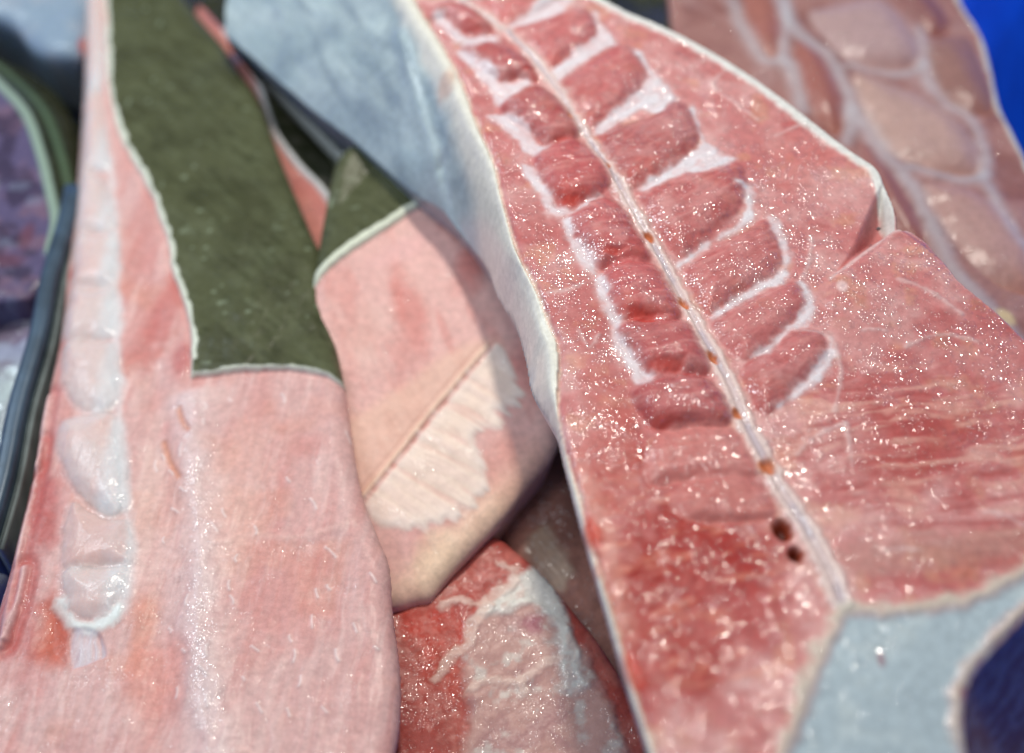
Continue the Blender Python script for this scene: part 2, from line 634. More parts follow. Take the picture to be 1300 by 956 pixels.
    for px, py, rx, ry, an, w, c in ((870, 700, 110, 160, 12, 1.0, DARK), (840, 830, 95, 95, 0, .9, DARK), (930, 780, 80, 60, 0, .6, DEEP), (1160, 560, 170, 90, -8, .8, col(172, 82, 80)),
                                     (1250, 480, 110, 90, 10, .35, DEEP), (1270, 700, 70, 40, 5, .55, col(165, 85, 75)), (1180, 660, 150, 40, 8, .3, PALE),
                                     (745, 400, 30, 120, 8, .5, DEEP), (770, 560, 50, 120, 5, .6, col(178, 86, 78)), (680, 280, 22, 90, 12, .5, col(176, 100, 98)),
                                     (1010, 210, 70, 60, -30, .35, col(196, 112, 104)), (760, 700, 25, 150, 8, .45, col(214, 150, 135)), (1040, 560, 70, 70, 0, .4, PALE),
                                     (1090, 430, 60, 50, 0, .4, PALE), (1090, 250, 70, 50, -30, .3, PALE), (1150, 705, 180, 30, 6, .5, col(178, 140, 132))):
        v, d = f.spot(px, py, rx, ry, an, 1.5)
        d = d + 0.3 * fbm(v.X, v.Y, 10, 4, int(px))
        v.paint(c, w * (1 - ss(0.35, 1.05, d)))
    # muscle grain in the right slab: broken darker fibre bands running across
    v, d = f.spot(1180, 570, 200, 130, -8, 1.3)
    ins = 1 - ss(0.6, 1.15, d)
    wx, wy = v.X * 0.98 + v.Y * 0.2, v.Y * 0.98 - v.X * 0.2 + 2.5 * fbm(v.X, v.Y, 18, 3, 22)
    wv = fbm(wx * 0.16, wy, 2.1, 3, 23)
    v.paint(col(164, 72, 70), 0.6 * ins * ss(0.0, 0.8, wv))
    v.paint(col(226, 182, 168), 0.45 * ins * ss(0.1, 0.9, -wv))
    v.Z -= 0.12 * ins * wv * (face[v.sl] > 0)
    v, d = f.spot(880, 740, 110, 170, 10, 1.3)
    ins = 1 - ss(0.6, 1.15, d)
    wv = fbm(v.X * 0.3 + v.Y * .1, v.Y - v.X * .3, 2.6, 3, 24)
    v.paint(col(210, 130, 110), 0.5 * ins * ss(0.1, 0.9, wv))
    v.Z += 0.14 * ins * wv * (face[v.sl] > 0)

    # ---- muscle segments
    R = [r1((210, -40), (300, 20), (350, 85), (440, 50), (560, -10), (600, -60), (380, -80)),
         r1((352, 110), (470, 78), (590, 35), (655, 45), (690, 110), (660, 150), (590, 205), (525, 250), (490, 215), (430, 150)),
         r1((550, 310), (640, 250), (770, 175), (830, 200), (870, 260), (860, 300), (800, 370), (700, 450), (670, 470), (600, 390)),
         r1((715, 505), (800, 460), (900, 435), (970, 380), (1020, 400), (1060, 480), (1045, 545), (960, 625), (870, 680), (800, 695), (755, 620)),
         r1((860, 720), (1000, 660), (1130, 630), (1200, 610), (1230, 650), (1220, 740), (1180, 800), (1060, 900), (1010, 945), (950, 900), (900, 830)),
         r2((680, 260), (760, 195), (870, 145), (960, 90), (1010, 180), (1020, 240), (980, 285), (870, 345), (780, 415), (745, 425), (700, 340)),
         r2((765, 450), (880, 385), (1050, 320), (1090, 340), (1110, 400), (1080, 435), (1020, 500), (930, 575), (885, 595), (830, 555)),
         r2((890, 625), (1000, 560), (1060, 495), (1150, 500), (1185, 540), (1170, 600), (1110, 665), (1060, 715), (1000, 775), (955, 790), (905, 720))]
    Lf = [r1((70, 65), (110, 18), (180, 12), (250, 45), (300, 108), (240, 122), (185, 100), (130, 60)),
          r1((200, 180), (280, 160), (360, 180), (430, 230), (465, 295), (400, 288), (340, 298), (260, 240)),
          r1((345, 400), (400, 350), (470, 325), (560, 390), (608, 450), (608, 508), (510, 528), (455, 485)),
          r1((470, 590), (540, 530), (600, 520), (680, 570), (738, 650), (692, 718), (600, 768), (540, 738)),
          r2((255, 80), (330, 20), (420, 40), (480, 130), (528, 230), (430, 248), (350, 265), (320, 210), (275, 150)),
          r2((375, 290), (440, 252), (520, 250), (580, 290), (645, 430), (560, 455), (440, 458), (390, 360)),
          r2((425, 490), (500, 462), (650, 455), (700, 510), (748, 635), (640, 655), (540, 665), (475, 570)),
          r2((490, 710), (600, 665), (755, 685), (825, 825), (700, 842), (570, 850), (500, 770)),
          r3((440, 70), (530, 12), (720, 20), (815, 165), (720, 176), (560, 190), (420, 205)),
          r3((505, 270), (600, 195), (760, 185), (865, 290), (848, 335), (700, 345), (570, 335))]
    S = [r1((365, 95), (450, 40), (520, -30), (600, -30), (585, 15), (540, 55), (450, 82), (390, 105)),
         r1((525, 275), (600, 200), (690, 130), (680, 50), (705, 85), (755, 150), (720, 172), (640, 225), (560, 290), (540, 320)),
         r1((690, 472), (780, 392), (860, 312), (876, 265), (825, 190), (850, 200), (890, 260), (970, 350), (965, 375), (905, 415), (850, 400), (780, 438), (700, 488)),
         r1((855, 700), (960, 630), (1050, 560), (1070, 500), (1030, 385), (1050, 420), (1085, 510), (1145, 570), (1195, 592), (1130, 628), (1060, 640), (980, 660), (880, 710)),
         r2((640, 248), (720, 188), (850, 108), (888, 50), (880, -20), (855, -38), (900, -30), (918, 50), (905, 80), (870, 118), (760, 168), (680, 235)),
         r2((765, 435), (870, 358), (990, 298), (1028, 255), (1022, 190), (970, 85), (1000, 92), (1046, 190), (1046, 260), (1015, 312), (930, 350), (860, 385), (800, 430)),
         r2((905, 597), (1020, 508), (1085, 430), (1113, 390), (1092, 318), (1122, 342), (1146, 410), (1120, 462), (1060, 485), (990, 552)),
         r2((1005, 775), (1110, 672), (1188, 560), (1205, 520), (1216, 580), (1182, 640), (1120, 700))]
    Sl = [r1((85, 62), (128, 55), (200, 125), (310, 122), (335, 142), (270, 185), (215, 182), (150, 125)),
          r1((172, 190), (205, 195), (300, 255), (345, 305), (420, 290), (452, 310), (400, 350), (330, 392), (290, 330), (220, 250)),
          r1((290, 428), (385, 432), (445, 480), (470, 530), (525, 530), (490, 572), (430, 560), (380, 500)),
          r1((408, 610), (450, 612), (540, 742), (600, 772), (690, 718), (680, 745), (640, 785), (575, 800), (520, 795), (465, 700)),
          r2((218, 80), (252, 72), (258, 140), (305, 190), (345, 262), (330, 292), (270, 240), (230, 150)),
          r2((333, 295), (372, 285), (392, 370), (432, 445), (420, 500), (380, 450), (345, 370)),
          r2((398, 510), (428, 505), (478, 585), (545, 665), (500, 692), (430, 600))]
    LAB = {}
    i = 1
    allm = [(q, 0, k) for k, q in enumerate(R)] + [(q, 1, k) for k, q in enumerate(Lf)]
    rs = np.random.RandomState(3)
    for q, sd, k in allm:
        v, d, P = f.poly(q, 3.0)
        d = d + (1.3 if sd else 0.7) + 0.35 * fbm(v.X, v.Y, 3, 2, 40 + i)
        cy = P[:, 1].mean()
        hY = (P[:, 1].max() - P[:, 1].min()) / 2
        down = np.clip(-(v.Y - cy) / hY, -1, 1)           # +1 at the end nearer the viewer
        base_c = (col(183, 102, 103), col(172, 82, 85))[sd] * (1 + 0.10 * rs.randn())
        w = ss(-0.6, 0.8, d)
        v.paint(base_c, 0.72 * w)
        fib = streaks(v.X, v.Y, 35 if not sd else 10, 1.5, 0.14, 700 + i)
        v.paint(col(212, 150, 146), 0.30 * w * ss(0.1, 0.9, fib))
        v.paint(col(164, 66, 62), 0.30 * w * ss(0.1, 0.9, -fib))
        v.Z += 0.12 * w * fib
        v.paint(PALE, 0.30 * w * ss(0.0, 0.9, fbm(v.X, v.Y, 6, 4, 60 + i)))
        v.paint(col(184, 72, 58), (0.46 if sd else 0.34) * w * ss(0.25, 0.95, down + 0.3 * fbm(v.X, v.Y, 6, 3, 80 + i)) * (0.55 + 0.45 * (k % 2)))
        if sd and k in (8, 9):
            v.paint(col(208, 140, 134), 0.5 * w)
        v.Z += ((1.4 if k > 7 else 4.0) if sd else 2.4) * (1 - np.exp(-(np.maximum(d + 0.4, 0) / (3.3 if sd else 3.2)) ** 1.5))
        if sd:
            v.Z -= 1.0 * w * ss(0.35, 1.0, down)
        LAB[i] = ("muscle_segment", v, d, MUSCLE)
        i += 1
    # deep pockets between the left segments
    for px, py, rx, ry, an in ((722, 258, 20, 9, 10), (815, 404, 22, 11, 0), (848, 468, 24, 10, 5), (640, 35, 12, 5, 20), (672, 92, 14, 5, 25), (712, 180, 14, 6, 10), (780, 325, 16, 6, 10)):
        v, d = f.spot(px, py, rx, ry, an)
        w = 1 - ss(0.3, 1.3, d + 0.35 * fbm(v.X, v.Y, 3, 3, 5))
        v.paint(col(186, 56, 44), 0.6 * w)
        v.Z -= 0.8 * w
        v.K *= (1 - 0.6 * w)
    allS = [(q, 0) for q in S] + [(q, 1) for q in Sl]
    for q, sd in allS:
        v, d, P = f.poly(q, 4.0)
        d = d - (0.5 if sd else 0.0) + 0.95 * fbm(v.X, v.Y, 3.0, 4, 31)
        w = ss(-1.1, 0.9, d)
        v.paint(col(208, 172, 172), 0.5 * ss(-2.4, 0.2, d + 0.7 * fbm(v.X, v.Y, 2.5, 3, 33)))
        st_ = streaks(v.X, v.Y, 38 if not sd else -50, 1.3, 0.15, 100 + i)
        v.paint(col(222, 218, 226), w * ((0.70 if sd else 0.8) + 0.22 * st_))
        v.paint(col(208, 160, 160), 0.4 * w * ss(0.1, 0.9, fbm(v.X, v.Y, 4, 3, 130 + i)))
        v.Z += 0.15 * w + 0.10 * w * st_
        v.K *= (1 - 0.35 * w)
        LAB[i] = ("septum", v, d - 0.25, WHITE)
        i += 1
    # faint white fibres elsewhere on the face
    for q in ([(893, 75), (925, 82), (905, 108), (930, 128), (962, 150)], [(985, 170), (1010, 160), (1030, 148)], [(1020, 420), (1055, 430), (1068, 470), (1060, 520)],
              [(1120, 700), (1140, 697), (1170, 699)], [(1250, 650), (1275, 655), (1300, 668)], [(735, 420), (748, 440), (760, 425)], [(695, 372), (720, 368), (740, 360)],
              [(1095, 420), (1105, 418), (1125, 420)], [(1030, 300), (1028, 330), (1020, 350)], [(1150, 440), (1190, 425), (1240, 432)], [(1140, 360), (1180, 375), (1220, 400)], [(1012, 576), (1030, 558), (1050, 546), (1072, 538)], [(1074, 536), (1078, 560), (1082, 590)]):
        v, d, _, _ = f.line(q, 4.0)
        g = np.exp(-((d + 0.5 * fbm(v.X, v.Y, 2.2, 3, 31)) / 0.7) ** 2)
        v.paint(col(220, 196, 196), 0.45 * g)
        v.Z += 0.2 * g
    # ---- the slit cut at the right
    notch = [(1056, 352), (1080, 318), (1092, 292), (1116, 240), (1126, 246), (1140, 272), (1150, 292), (1128, 301), (1108, 312), (1078, 334)]
    v, d, P = f.poly(notch, 6.0)
    c0 = pl.xy([(1056, 352)])[0]
    tip = np.sqrt((v.X - c0[0]) ** 2 + (v.Y - c0[1]) ** 2) / 24
    w = ss(-0.4, 1.2, d)
    v.Z -= 7.0 * ss(0, 5, d + 0.4) * ss(0.0, 0.8, tip)
    v.paint(col(188, 116, 116), w * 0.9)
    v.paint(col(188, 52, 30), 0.9 * w * (1 - ss(0.1, 0.55, tip)))
    v.K *= (1 - 0.9 * w)
    v, d, P = f.poly([(1050, 356), (1078, 336), (1108, 314), (1150, 294), (1300, 420), (1420, 560), (1300, 640), (1120, 560), (1050, 440)], 3.0)
    c1 = pl.xy([(1110, 330)])[0]
    v.Z += 2.0 * ss(0, 3, d) * (1 - ss(0.4, 1.3, np.hypot((v.X - c1[0]) / 32, (v.Y - c1[1]) / 28)))
    v, lip, _, _ = f.line([(1055, 354), (1078, 336), (1108, 313), (1130, 301), (1153, 295)])
    v.paint(col(222, 200, 200), 0.6 * np.exp(-(lip / 0.8) ** 2))
    v, d = f.spot(1068, 368, 8, 10)
    v.paint(col(225, 190, 190), 1 - ss(.5, 1.1, d))

    # ---- spine: a translucent channel between two pale sheaths, with nerve openings
    spn = [(560, -40), (589, 0), (634, 31), (685, 83), (734, 155), (768, 207), (806, 272), (840, 329), (868, 378), (895, 429), (926, 488), (950, 543), (973, 585), (997, 628), (1025, 672), (1056, 733), (1068, 765)]
    v, d, side, par = f.line(spn, 7.0)
    hw = 1.35 + 1.7 * par ** 1.5
    dd = hw - d + 0.8 * fbm(v.X, v.Y, 3.5, 4, 201)
    w = ss(-0.6, 0.6, dd)
    v.paint(col(218, 186, 180), 0.5 * ss(-2.4, 0, dd))
    v.paint(col(220, 200, 196), 0.85 * w)
    core = ss(0.15, -0.35, d / hw - 0.45) * w
    seg = ss(-0.3, 0.4, np.sin(par * 46) + 0.5 * fbm(v.X, v.Y, 4, 2, 9))
    v.paint(col(176, 164, 176), 0.8 * core * (0.45 + 0.55 * seg))
    v.Z += w * (0.6 - 0.9 * core) + 0.2 * w * fbm(v.X, v.Y, 2.4, 3, 61)
    LAB[i] = ("spine_sheath", v, dd, WHITE)
    spine_id = i
    i += 1
    fora = [(723, 150, 3.0, 6, -30), (770, 212, 4, 8, -30), (823, 301, 5, 10, -28), (868, 383, 5.5, 11, -25), (905, 455, 5.5, 11, -25), (936, 526, 5.5, 9, -20), (974, 590, 10, 12, 20), (994, 671, 12, 17, -20), (1010, 702, 9, 11, -20)]
    fids = []
    for k, (px, py, rx, ry, an) in enumerate(fora):
        v, d = f.spot(px, py, rx, ry, -an, 1.8)
        big = k >= 7
        w = 1 - ss(0.55, 1.25, d + 0.2 * fbm(v.X, v.Y, 1.5, 2, k))
        v.paint(col(190, 108, 66) if not big else col(150, 60, 30), 0.95 * w)
        if big:
            v.paint(col(70, 18, 10), 0.95 * (1 - ss(0.25, 0.75, d)))
        v.Z -= (1.2 if not big else 3.5) * (1 - ss(0.3, 1.0, d))
        v.K *= (1 - w)
        LAB[i] = ("nerve_opening", v, (1 - d), MUSCLE)
        fids.append(i)
        i += 1
    # ---- cartilage plate with its cream border, bottom right
    inner = np.concatenate([r4((440, 1260), (470, 1060), (505, 945), (600, 725), (650, 695), (760, 702), (950, 685), (1130, 640), (1275, 562), (1500, 440)),
                            r4((1500, 540), (1275, 655), (1096, 848), (1020, 962), (1008, 1110), (1030, 1290))])
    v, d, P = f.poly(inner, 8.0, 4)
    vf = face[v.sl]
    bn = 0.7 * fbm(v.X, v.Y, 4, 3, 77)
    bord = ss(-5.5, -1.0, d + 2.0 * bn) * (1 - ss(-1.8, 2.2, d + bn))
    v.paint(col(202, 204, 190), 0.75 * bord)
    w = ss(-1.8, 2.2, d + bn)
    v.paint(col(168, 184, 194), w)
    v.paint(col(192, 204, 208), w * 0.6 * ss(0, 1, fbm(v.X, v.Y, 9, 3, 78)))
    v.Z += 0.5 * bord - 0.3 * w + 0.10 * w * fbm(v.X, v.Y, 5, 3, 79)
    v.R[:] = np.where(d > -0.3, 0.25, v.R)
    v.S[:] = np.where(d > -0.3, 0.4, v.S)
    v.K[:] = np.where(d > -0.3, 0.08 + 0.7 * ss(0.25, 0.6, fbm(v.X, v.Y, 6, 3, 80)), v.K * (1 - 0.4 * bord))
    LAB[i] = ("cartilage_plate", v, d, MUSCLE); i += 1
    LAB[i] = ("cartilage_border", v, np.where((d <= 0) & (vf > 0), d + 3.6 + bn, -1), WHITE); i += 1
    v, d = f.spot(1118, 838, 5, 12)
    v.paint(col(140, 70, 90), 0.7 * (1 - ss(0.3, 1, d)))

    # ---- rim and skin
    rimc = ss(1.5, 0.3, np.where(face > 0, dr, 0) + 0.5 * f2) * (face > 0)
    f.paint(col(226, 208, 192), 0.75 * rimc * (dr < 3))
    rr = ss(4.4, 2.4, dright + 0.6 * f2) * (face > -0.3) * (X < pl.xy([(1128, 240)])[0, 0])
    f.paint(col(220, 224, 222), 0.92 * rr)
    f.Z += 0.5 * rr
    f.K *= (1 - 0.8 * rr)
    rr2 = ss(1.2, 0.2, dright) * (face > -0.3) * (1 - (rr > 0.01))
    f.paint(col(214, 190, 192), 0.5 * rr2)
    sk = inskin | outside
    skc = np.zeros_like(f.C)
    skc[:] = col(166, 185, 191)
    n4 = fbm(X * .7 + Y * .7, (Y * .7 - X * .7) * 0.3, 6, 4, 14)
    wv = np.clip(0.5 + 0.9 * n4, 0, 1)[..., None]
    skc = skc * (1 - 0.45 * wv) + col(192, 206, 210) * 0.45 * wv
    wv = np.clip(0.9 * fbm(X, Y, 15, 3, 15), 0, 1)[..., None]
    skc = skc * (1 - 0.5 * wv) + col(112, 130, 148) * 0.5 * wv
    wv = np.clip(1.1 * streaks(X, Y, 118, 4.0, 0.12, 19), 0, 1)[..., None]
    skc = skc * (1 - 0.55 * wv) + col(122, 140, 156) * 0.5 * wv
    lipm = (ss(8.6, 4.6, dr + 0.9 * fbm(X, Y, 9, 2, 16)))[..., None]
    skc = skc * (1 - lipm) + col(222, 220, 210) * lipm
    c0 = pl.xy([(566, 122)], -8)[0]
    sp_ = (1 - ss(0.4, 1.1, np.sqrt(((X - c0[0]) / 4) ** 2 + ((Y - c0[1]) / 6) ** 2) + 0.3 * f2))[..., None]
    skc = skc * (1 - 0.6 * sp_) + col(200, 160, 140) * 0.6 * sp_
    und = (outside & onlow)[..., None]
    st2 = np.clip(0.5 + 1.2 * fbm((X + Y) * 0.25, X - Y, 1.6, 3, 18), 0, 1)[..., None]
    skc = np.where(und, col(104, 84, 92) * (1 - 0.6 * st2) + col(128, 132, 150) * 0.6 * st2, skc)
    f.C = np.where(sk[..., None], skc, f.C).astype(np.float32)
    f.S = np.where(sk, 0.35, f.S)
    f.K = np.where(sk, 0.6, f.K)
    f.R = np.where(sk, 0.33, f.R)
    # blood clots on the rim
    for px, py, rx, ry, w0 in ((754, 680, 12, 26, .85), (804, 850, 11, 28, .7), (758, 722, 6, 12, .4)):
        v, d = f.spot(px, py, rx, ry, 15)
        w = (1 - ss(0.25, 1.1, d + 0.3 * fbm(v.X, v.Y, 4, 3, 3))) * w0
        v.paint(col(198, 74, 56), w)
        v.Z += 0.6 * w
    f.Z = smooth(f.Z, 1)
    f.keep = (f.Z > -40) & (face > -60)
    f.keep &= inskin | (face > 0) | (leftside & (do < 11)) | (onlow & (lowd < 26)) | (other & (face > -11))
    # ---- labels
    f.label(0, "cut_flesh", np.ones_like(f.L, bool), MUSCLE)
    for pas in (0, 1):
        for j in sorted(LAB):
            nm, v, d, mt = LAB[j]
            if (nm == "muscle_segment") == (pas == 0):
                v.label(j, nm, (d > 0) & (face[v.sl] > 0.3), mt)
    sk2 = smooth(sk.astype(np.float32), 2) > 0.5
    f.label(i, "skin", sk2, SKIN, None, "grey-blue skin with a thick pale rolled lip")
    t = thing("fish_piece", base, "largest cut piece, pink face with a long pale spine line and grey-blue skin flank", "fish piece", "cut fish pieces in the tub")
    build_field(f, t, base, 4.0, None, {j: spine_id for j in fids})


main_piece()


# ================================================================== a generic cut lump
def lump(pl, outline_px, step, r=4.0, rise=2.0, slope=4.5, under=0.5, fall=30.0, pad=None, rough=0.25, seed=1, bump=0.5):
    """height field of a piece with a rounded edge and flanks that run back in under it"""
    P = spline(pl.xy(outline_px), True, 3)
    pad = fall / slope + 1.0 if pad is None else pad
    f = Field(pl, P, step, pad)
    face = sdf(f.X, f.Y, P, 60.0)
    e = np.clip(1 - face / r, 0, 1)
    prof = rise * (1 - np.sqrt(np.clip(1 - e * e, 0, 1)))
    f.Z += np.where(face > 0, -prof, -rise + face * slope)
    f.Z += bump * fbm(f.X, f.Y, 25, 2, seed) + 0.22 * bump * fbm(f.X, f.Y, 5, 3, seed + 1)
    fold_under(f, face, np.maximum(-face, 0) * slope, under)
    f.keep = (face > -fall / slope)
    f.R[:] = rough
    f.face = face
    return f


def olive_skin(v, w, seed, dark=1.0):
    """mottled olive shark skin on a window, weight w"""
    X, Y = v.X, v.Y
    v.paint(col(80, 84, 60) * dark, w)
    v.paint(col(60, 62, 42) * dark, w * 0.55 * ss(-0.2, 0.7, fbm(X, Y, 16, 4, seed)))
    v.paint(col(100, 106, 82) * dark, w * 0.35 * ss(0.0, 0.8, streaks(X, Y, 140, 3.0, 0.3, seed + 1)))
    v.paint(col(52, 56, 34) * dark, w * 0.5 * ss(0.15, 0.8, streaks(X, Y, 135, 1.6, 0.2, seed + 2)))
    v.paint(col(170, 186, 160) * dark, w * 0.35 * ss(0.84, 0.97, vn(X / 2.6, Y / 2.6, seed + 5)) * ss(0.45, 0.7, vn(X / 11, Y / 11, seed + 7)))


# ================================================================== long piece on the left: backbone, flesh and olive skin
def left_piece():
    pl = Plane(12.0, 0.06, 0.0)
    base = (-0.08, 0.02, -0.05)
    left = [(104, -90), (104, 0), (104, 60), (100, 150), (93, 230), (83, 320), (74, 414), (62, 472), (45, 541), (28, 630), (7, 715), (-15, 790), (-40, 870), (-75, 1040)]
    right = [(470, 1040), (500, 950), (508, 890), (506, 830), (498, 770), (494, 712), (480, 676), (460, 622), (448, 560), (440, 500), (430, 450), (416, 385), (407, 320), (398, 298), (376, 245),
             (354, 192), (328, 122), (304, 88), (286, 56), (262, 28), (238, -2), (180, -90)]
    f = lump(pl, left + right, 0.40, 7.0, 5.5, 4.5, 0.5, 34.0, seed=11, bump=0.7)
    X, Y, face = f.X, f.Y, f.face
    f.C[:] = col(209, 168, 165)
    f.paint(col(204, 146, 142), 0.5 * ss(-0.1, 0.8, streaks(X, Y, 80, 6, 0.12, 3)))
    f.paint(col(202, 132, 128), 0.5 * ss(0.0, 0.8, fbm(X, Y * .5, 22, 4, 13)))
    f.paint(col(224, 190, 186), 0.6 * ss(0.0, 0.9, streaks(X, Y, 84, 3.5, 0.12, 5)))
    f.paint(col(212, 150, 132), 0.4 * ss(0.1, 0.8, fbm(X, Y, 18, 3, 7)))
    f.S[:] = 0.28
    f.R[:] = 0.34
    f.S[:] = 0.8
    f.K[:] = 0.05 + 0.2 * ss(0.2, 0.9, fbm(X, Y, 8, 3, 9))
    fl = streaks(X, Y, 84, 0.9, 0.05, 19)
    f.paint(col(228, 200, 196), 0.2 * ss(0.2, 1.0, fl))
    f.paint(col(194, 130, 128), 0.16 * ss(0.2, 1.0, -fl))
    f.Z += 0.06 * fl
    f.Z += 0.05 * streaks(X, Y, 82, 1.6, 0.12, 8)
    LAB = {}
    # flesh colours that belong to this cut
    for px, py, rx, ry, an, w, c in ((205, 400, 30, 110, -12, .75, col(192, 112, 108)), (228, 455, 16, 40, 0, .6, col(180, 90, 92)), (175, 300, 30, 110, -8, .5, col(196, 130, 124)),
                                     (190, 620, 26, 160, 0, .5, col(222, 192, 184)), (340, 560, 60, 80, 0, .35, col(204, 134, 124)), (360, 760, 70, 110, -10, .45, col(206, 130, 124)),
                                     (52, 640, 34, 140, 15, .85, col(180, 92, 90)), (80, 420, 12, 120, 5, .6, col(194, 116, 112)), (20, 780, 40, 120, 15, .7, col(182, 96, 94)), (70, 790, 30, 60, 0, .8, col(192, 92, 76)), (180, 800, 22, 80, 0, .55, col(214, 140, 118)), (205, 860, 50, 60, 0, .5, col(216, 134, 122)),
                                     (300, 640, 50, 170, 0, .3, col(228, 190, 178)), (420, 520, 40, 40, 0, .3, PALE), (90, 345, 9, 22, 0, .9, col(190, 84, 76)), (90, 480, 8, 26, 0, .7, col(196, 96, 72)),
                                     (260, 500, 60, 18, 0, .35, col(226, 196, 190)), (200, 230, 30, 60, 0, .3, col(190, 120, 120))):
        v, d = f.spot(px, py, rx, ry, an, 1.5)
        d = d + 0.3 * fbm(v.X, v.Y, 9, 3, int(px + py))
        v.paint(c, w * (1 - ss(0.3, 1.1, d)))
    # whitish ridge down the middle of the flesh, its cool highlight painted in too
    v, d, _, par = f.line([(238, 488), (246, 560), (250, 640), (256, 720), (252, 800), (262, 880), (270, 1000)], 18)
    g = np.exp(-((d + 1.5 * fbm(v.X, v.Y, 12, 3, 14)) / 6.0) ** 2) * ss(0, 0.06, par)
    v.Z += 1.9 * g
    v.paint(col(222, 206, 208), 0.6 * g)
    v.K += 0.6 * g * g
    # the trough between ridge and backbone
    v, d, _, _ = f.line([(150, 230), (178, 330), (196, 460), (200, 600), (208, 740), (206, 880), (215, 1000)], 14)
    v.Z -= 1.3 * np.exp(-(d / 5.5) ** 2)
    # soft seam across the flesh
    v, d, _, _ = f.line([(275, 688), (320, 678), (370, 682), (420, 672), (450, 660)], 5)
    v.paint(col(226, 186, 178), 0.35 * np.exp(-(d / 1.2) ** 2)); v.Z += 0.4 * np.exp(-(d / 2.2) ** 2)
    for q in ([(228, 520), (232, 535), (240, 548)], [(208, 560), (216, 585), (228, 606)]):
        v, d, _, _ = f.line(q, 4)
        g = np.exp(-(d / 1.0) ** 2)
        v.paint(col(208, 140, 112), 0.7 * g); v.Z -= 0.7 * g
    # loose white shreds
    rs = np.random.RandomState(5)
    for _ in range(46):
        px, py = rs.uniform(190, 480), rs.uniform(500, 900)
        a = rs.uniform(-0.6, 0.6) + 1.2
        L = rs.uniform(4, 16)
        q = [(px, py), (px + L * .5 * math.cos(a) + rs.uniform(-2, 2), py + L * .5 * math.sin(a)), (px + L * math.cos(a), py + L * math.sin(a))]
        v, d, _, _ = f.line(q, 2.0, 3)
        g = np.exp(-(d / 0.38) ** 2)
        v.paint(col(236, 222, 222), 0.6 * g); v.Z += 0.4 * g
    # ---- backbone: a row of glassy pale vertebrae
    i = 1
    VB = [[(106, -90), (130, -90), (131, -40), (128, -5), (108, -5)],
          [(107, 0), (129, 0), (131, 60), (128, 118), (105, 116), (106, 60)],
          [(104, 122), (128, 122), (134, 170), (138, 214), (118, 218), (100, 222), (102, 170)],
          [(97, 232), (114, 221), (132, 230), (143, 262), (146, 290), (124, 296), (96, 294), (95, 262)],
          [(94, 300), (122, 299), (147, 298), (149, 330), (146, 362), (118, 368), (92, 360), (93, 330)],
          [(93, 366), (120, 371), (146, 366), (150, 400), (144, 428), (116, 434), (82, 430), (80, 400)],
          [(84, 440), (116, 437), (144, 440), (151, 480), (146, 518), (120, 526), (92, 510), (80, 474)],
          [(76, 542), (104, 530), (146, 528), (158, 580), (162, 636), (144, 656), (120, 648), (98, 622), (76, 580)],
          [(92, 640), (112, 650), (138, 660), (163, 664), (166, 700), (162, 716), (120, 722), (82, 722), (82, 680)],
          [(82, 726), (118, 724), (160, 722), (156, 752), (140, 776), (116, 786), (98, 782), (84, 764)]]
    for k, q in enumerate(VB):
        v, d, P = f.poly(q, 4.0, 4)
        d = d + 0.25 * fbm(v.X, v.Y, 4, 2, 300 + k)
        d = d + 0.5 * fbm(v.X, v.Y, 7, 3, 320)
        w = ss(-2.4, 2.0, d)
        v.paint(col(216, 204, 203), 0.78 * w)
        v.paint(col(224, 184, 176), 0.4 * w * ss(0.0, 0.9, fbm(v.X, v.Y, 9, 3, 310 + k)))
        cx = P[:, 0].mean()
        v.paint(col(214, 220, 226), 0.6 * w * ss(1.0, 6.0, v.X - cx))  # bluish highlight on the right-hand side, painted into the colour
        if k in (8, 10):
            v.paint(col(212, 172, 166), 0.55 * w)
        v.Z += 3.0 * (1 - np.exp(-(np.maximum(d + 1.5, 0) / 4.5) ** 1.7))
        v.S[:] = v.S * (1 - w) + 0.5 * w
        v.R[:] = v.R * (1 - w) + 0.2 * w
        v.K[:] = v.K * (1 - w) + 0.5 * w
        LAB[i] = ("vertebra", v, d, GRISTLE); i += 1
    # highlights along the backbone, painted and raised as a pale strip
    v, d, _, par = f.line([(139, 200), (146, 280), (147, 330), (148, 400), (151, 480), (153, 560), (160, 640), (166, 690), (160, 750), (150, 782)], 4)
    dd = 1.2 - d + 1.6 * fbm(v.X, v.Y, 9, 3, 330)
    w = ss(-2.2, 2.0, dd)
    v.paint(col(224, 226, 230), 0.7 * w); v.Z += 0.3 * w; v.R[:] = v.R * (1 - w) + .12 * w
    LAB[i] = ("backbone_highlight", v, dd - 0.2, WHITE); i += 1
    # white sinew arc and its fibres
    v, d, _, _ = f.line([(76, 764), (84, 780), (96, 792), (110, 798), (124, 794), (138, 786), (150, 774)], 5)
    dd = 1.9 - d + 0.9 * fbm(v.X, v.Y, 3, 3, 340)
    w = ss(-1.4, 1.2, dd)
    v.paint(col(220, 230, 230), 0.85 * w); v.Z += 0.4 * w
    LAB[i] = ("sinew", v, dd, WHITE); i += 1
    v, d, P = f.poly([(90, 800), (122, 802), (134, 830), (122, 838), (100, 846), (89, 842)], 4)
    st_ = streaks(v.X, v.Y, 100, 1.0, 0.1, 341)
    w = ss(-0.7, 0.7, d)
    v.paint(col(206, 196, 204), w * (0.6 + 0.5 * st_)); v.Z -= 0.8 * w; v.Z += 0.35 * w * st_
    LAB[i] = ("sinew", v, d, WHITE); i += 1
    v, d, P = f.poly([(62, 770), (78, 780), (86, 820), (84, 842), (60, 838), (48, 820)], 4)
    w = ss(-4, 4, d)
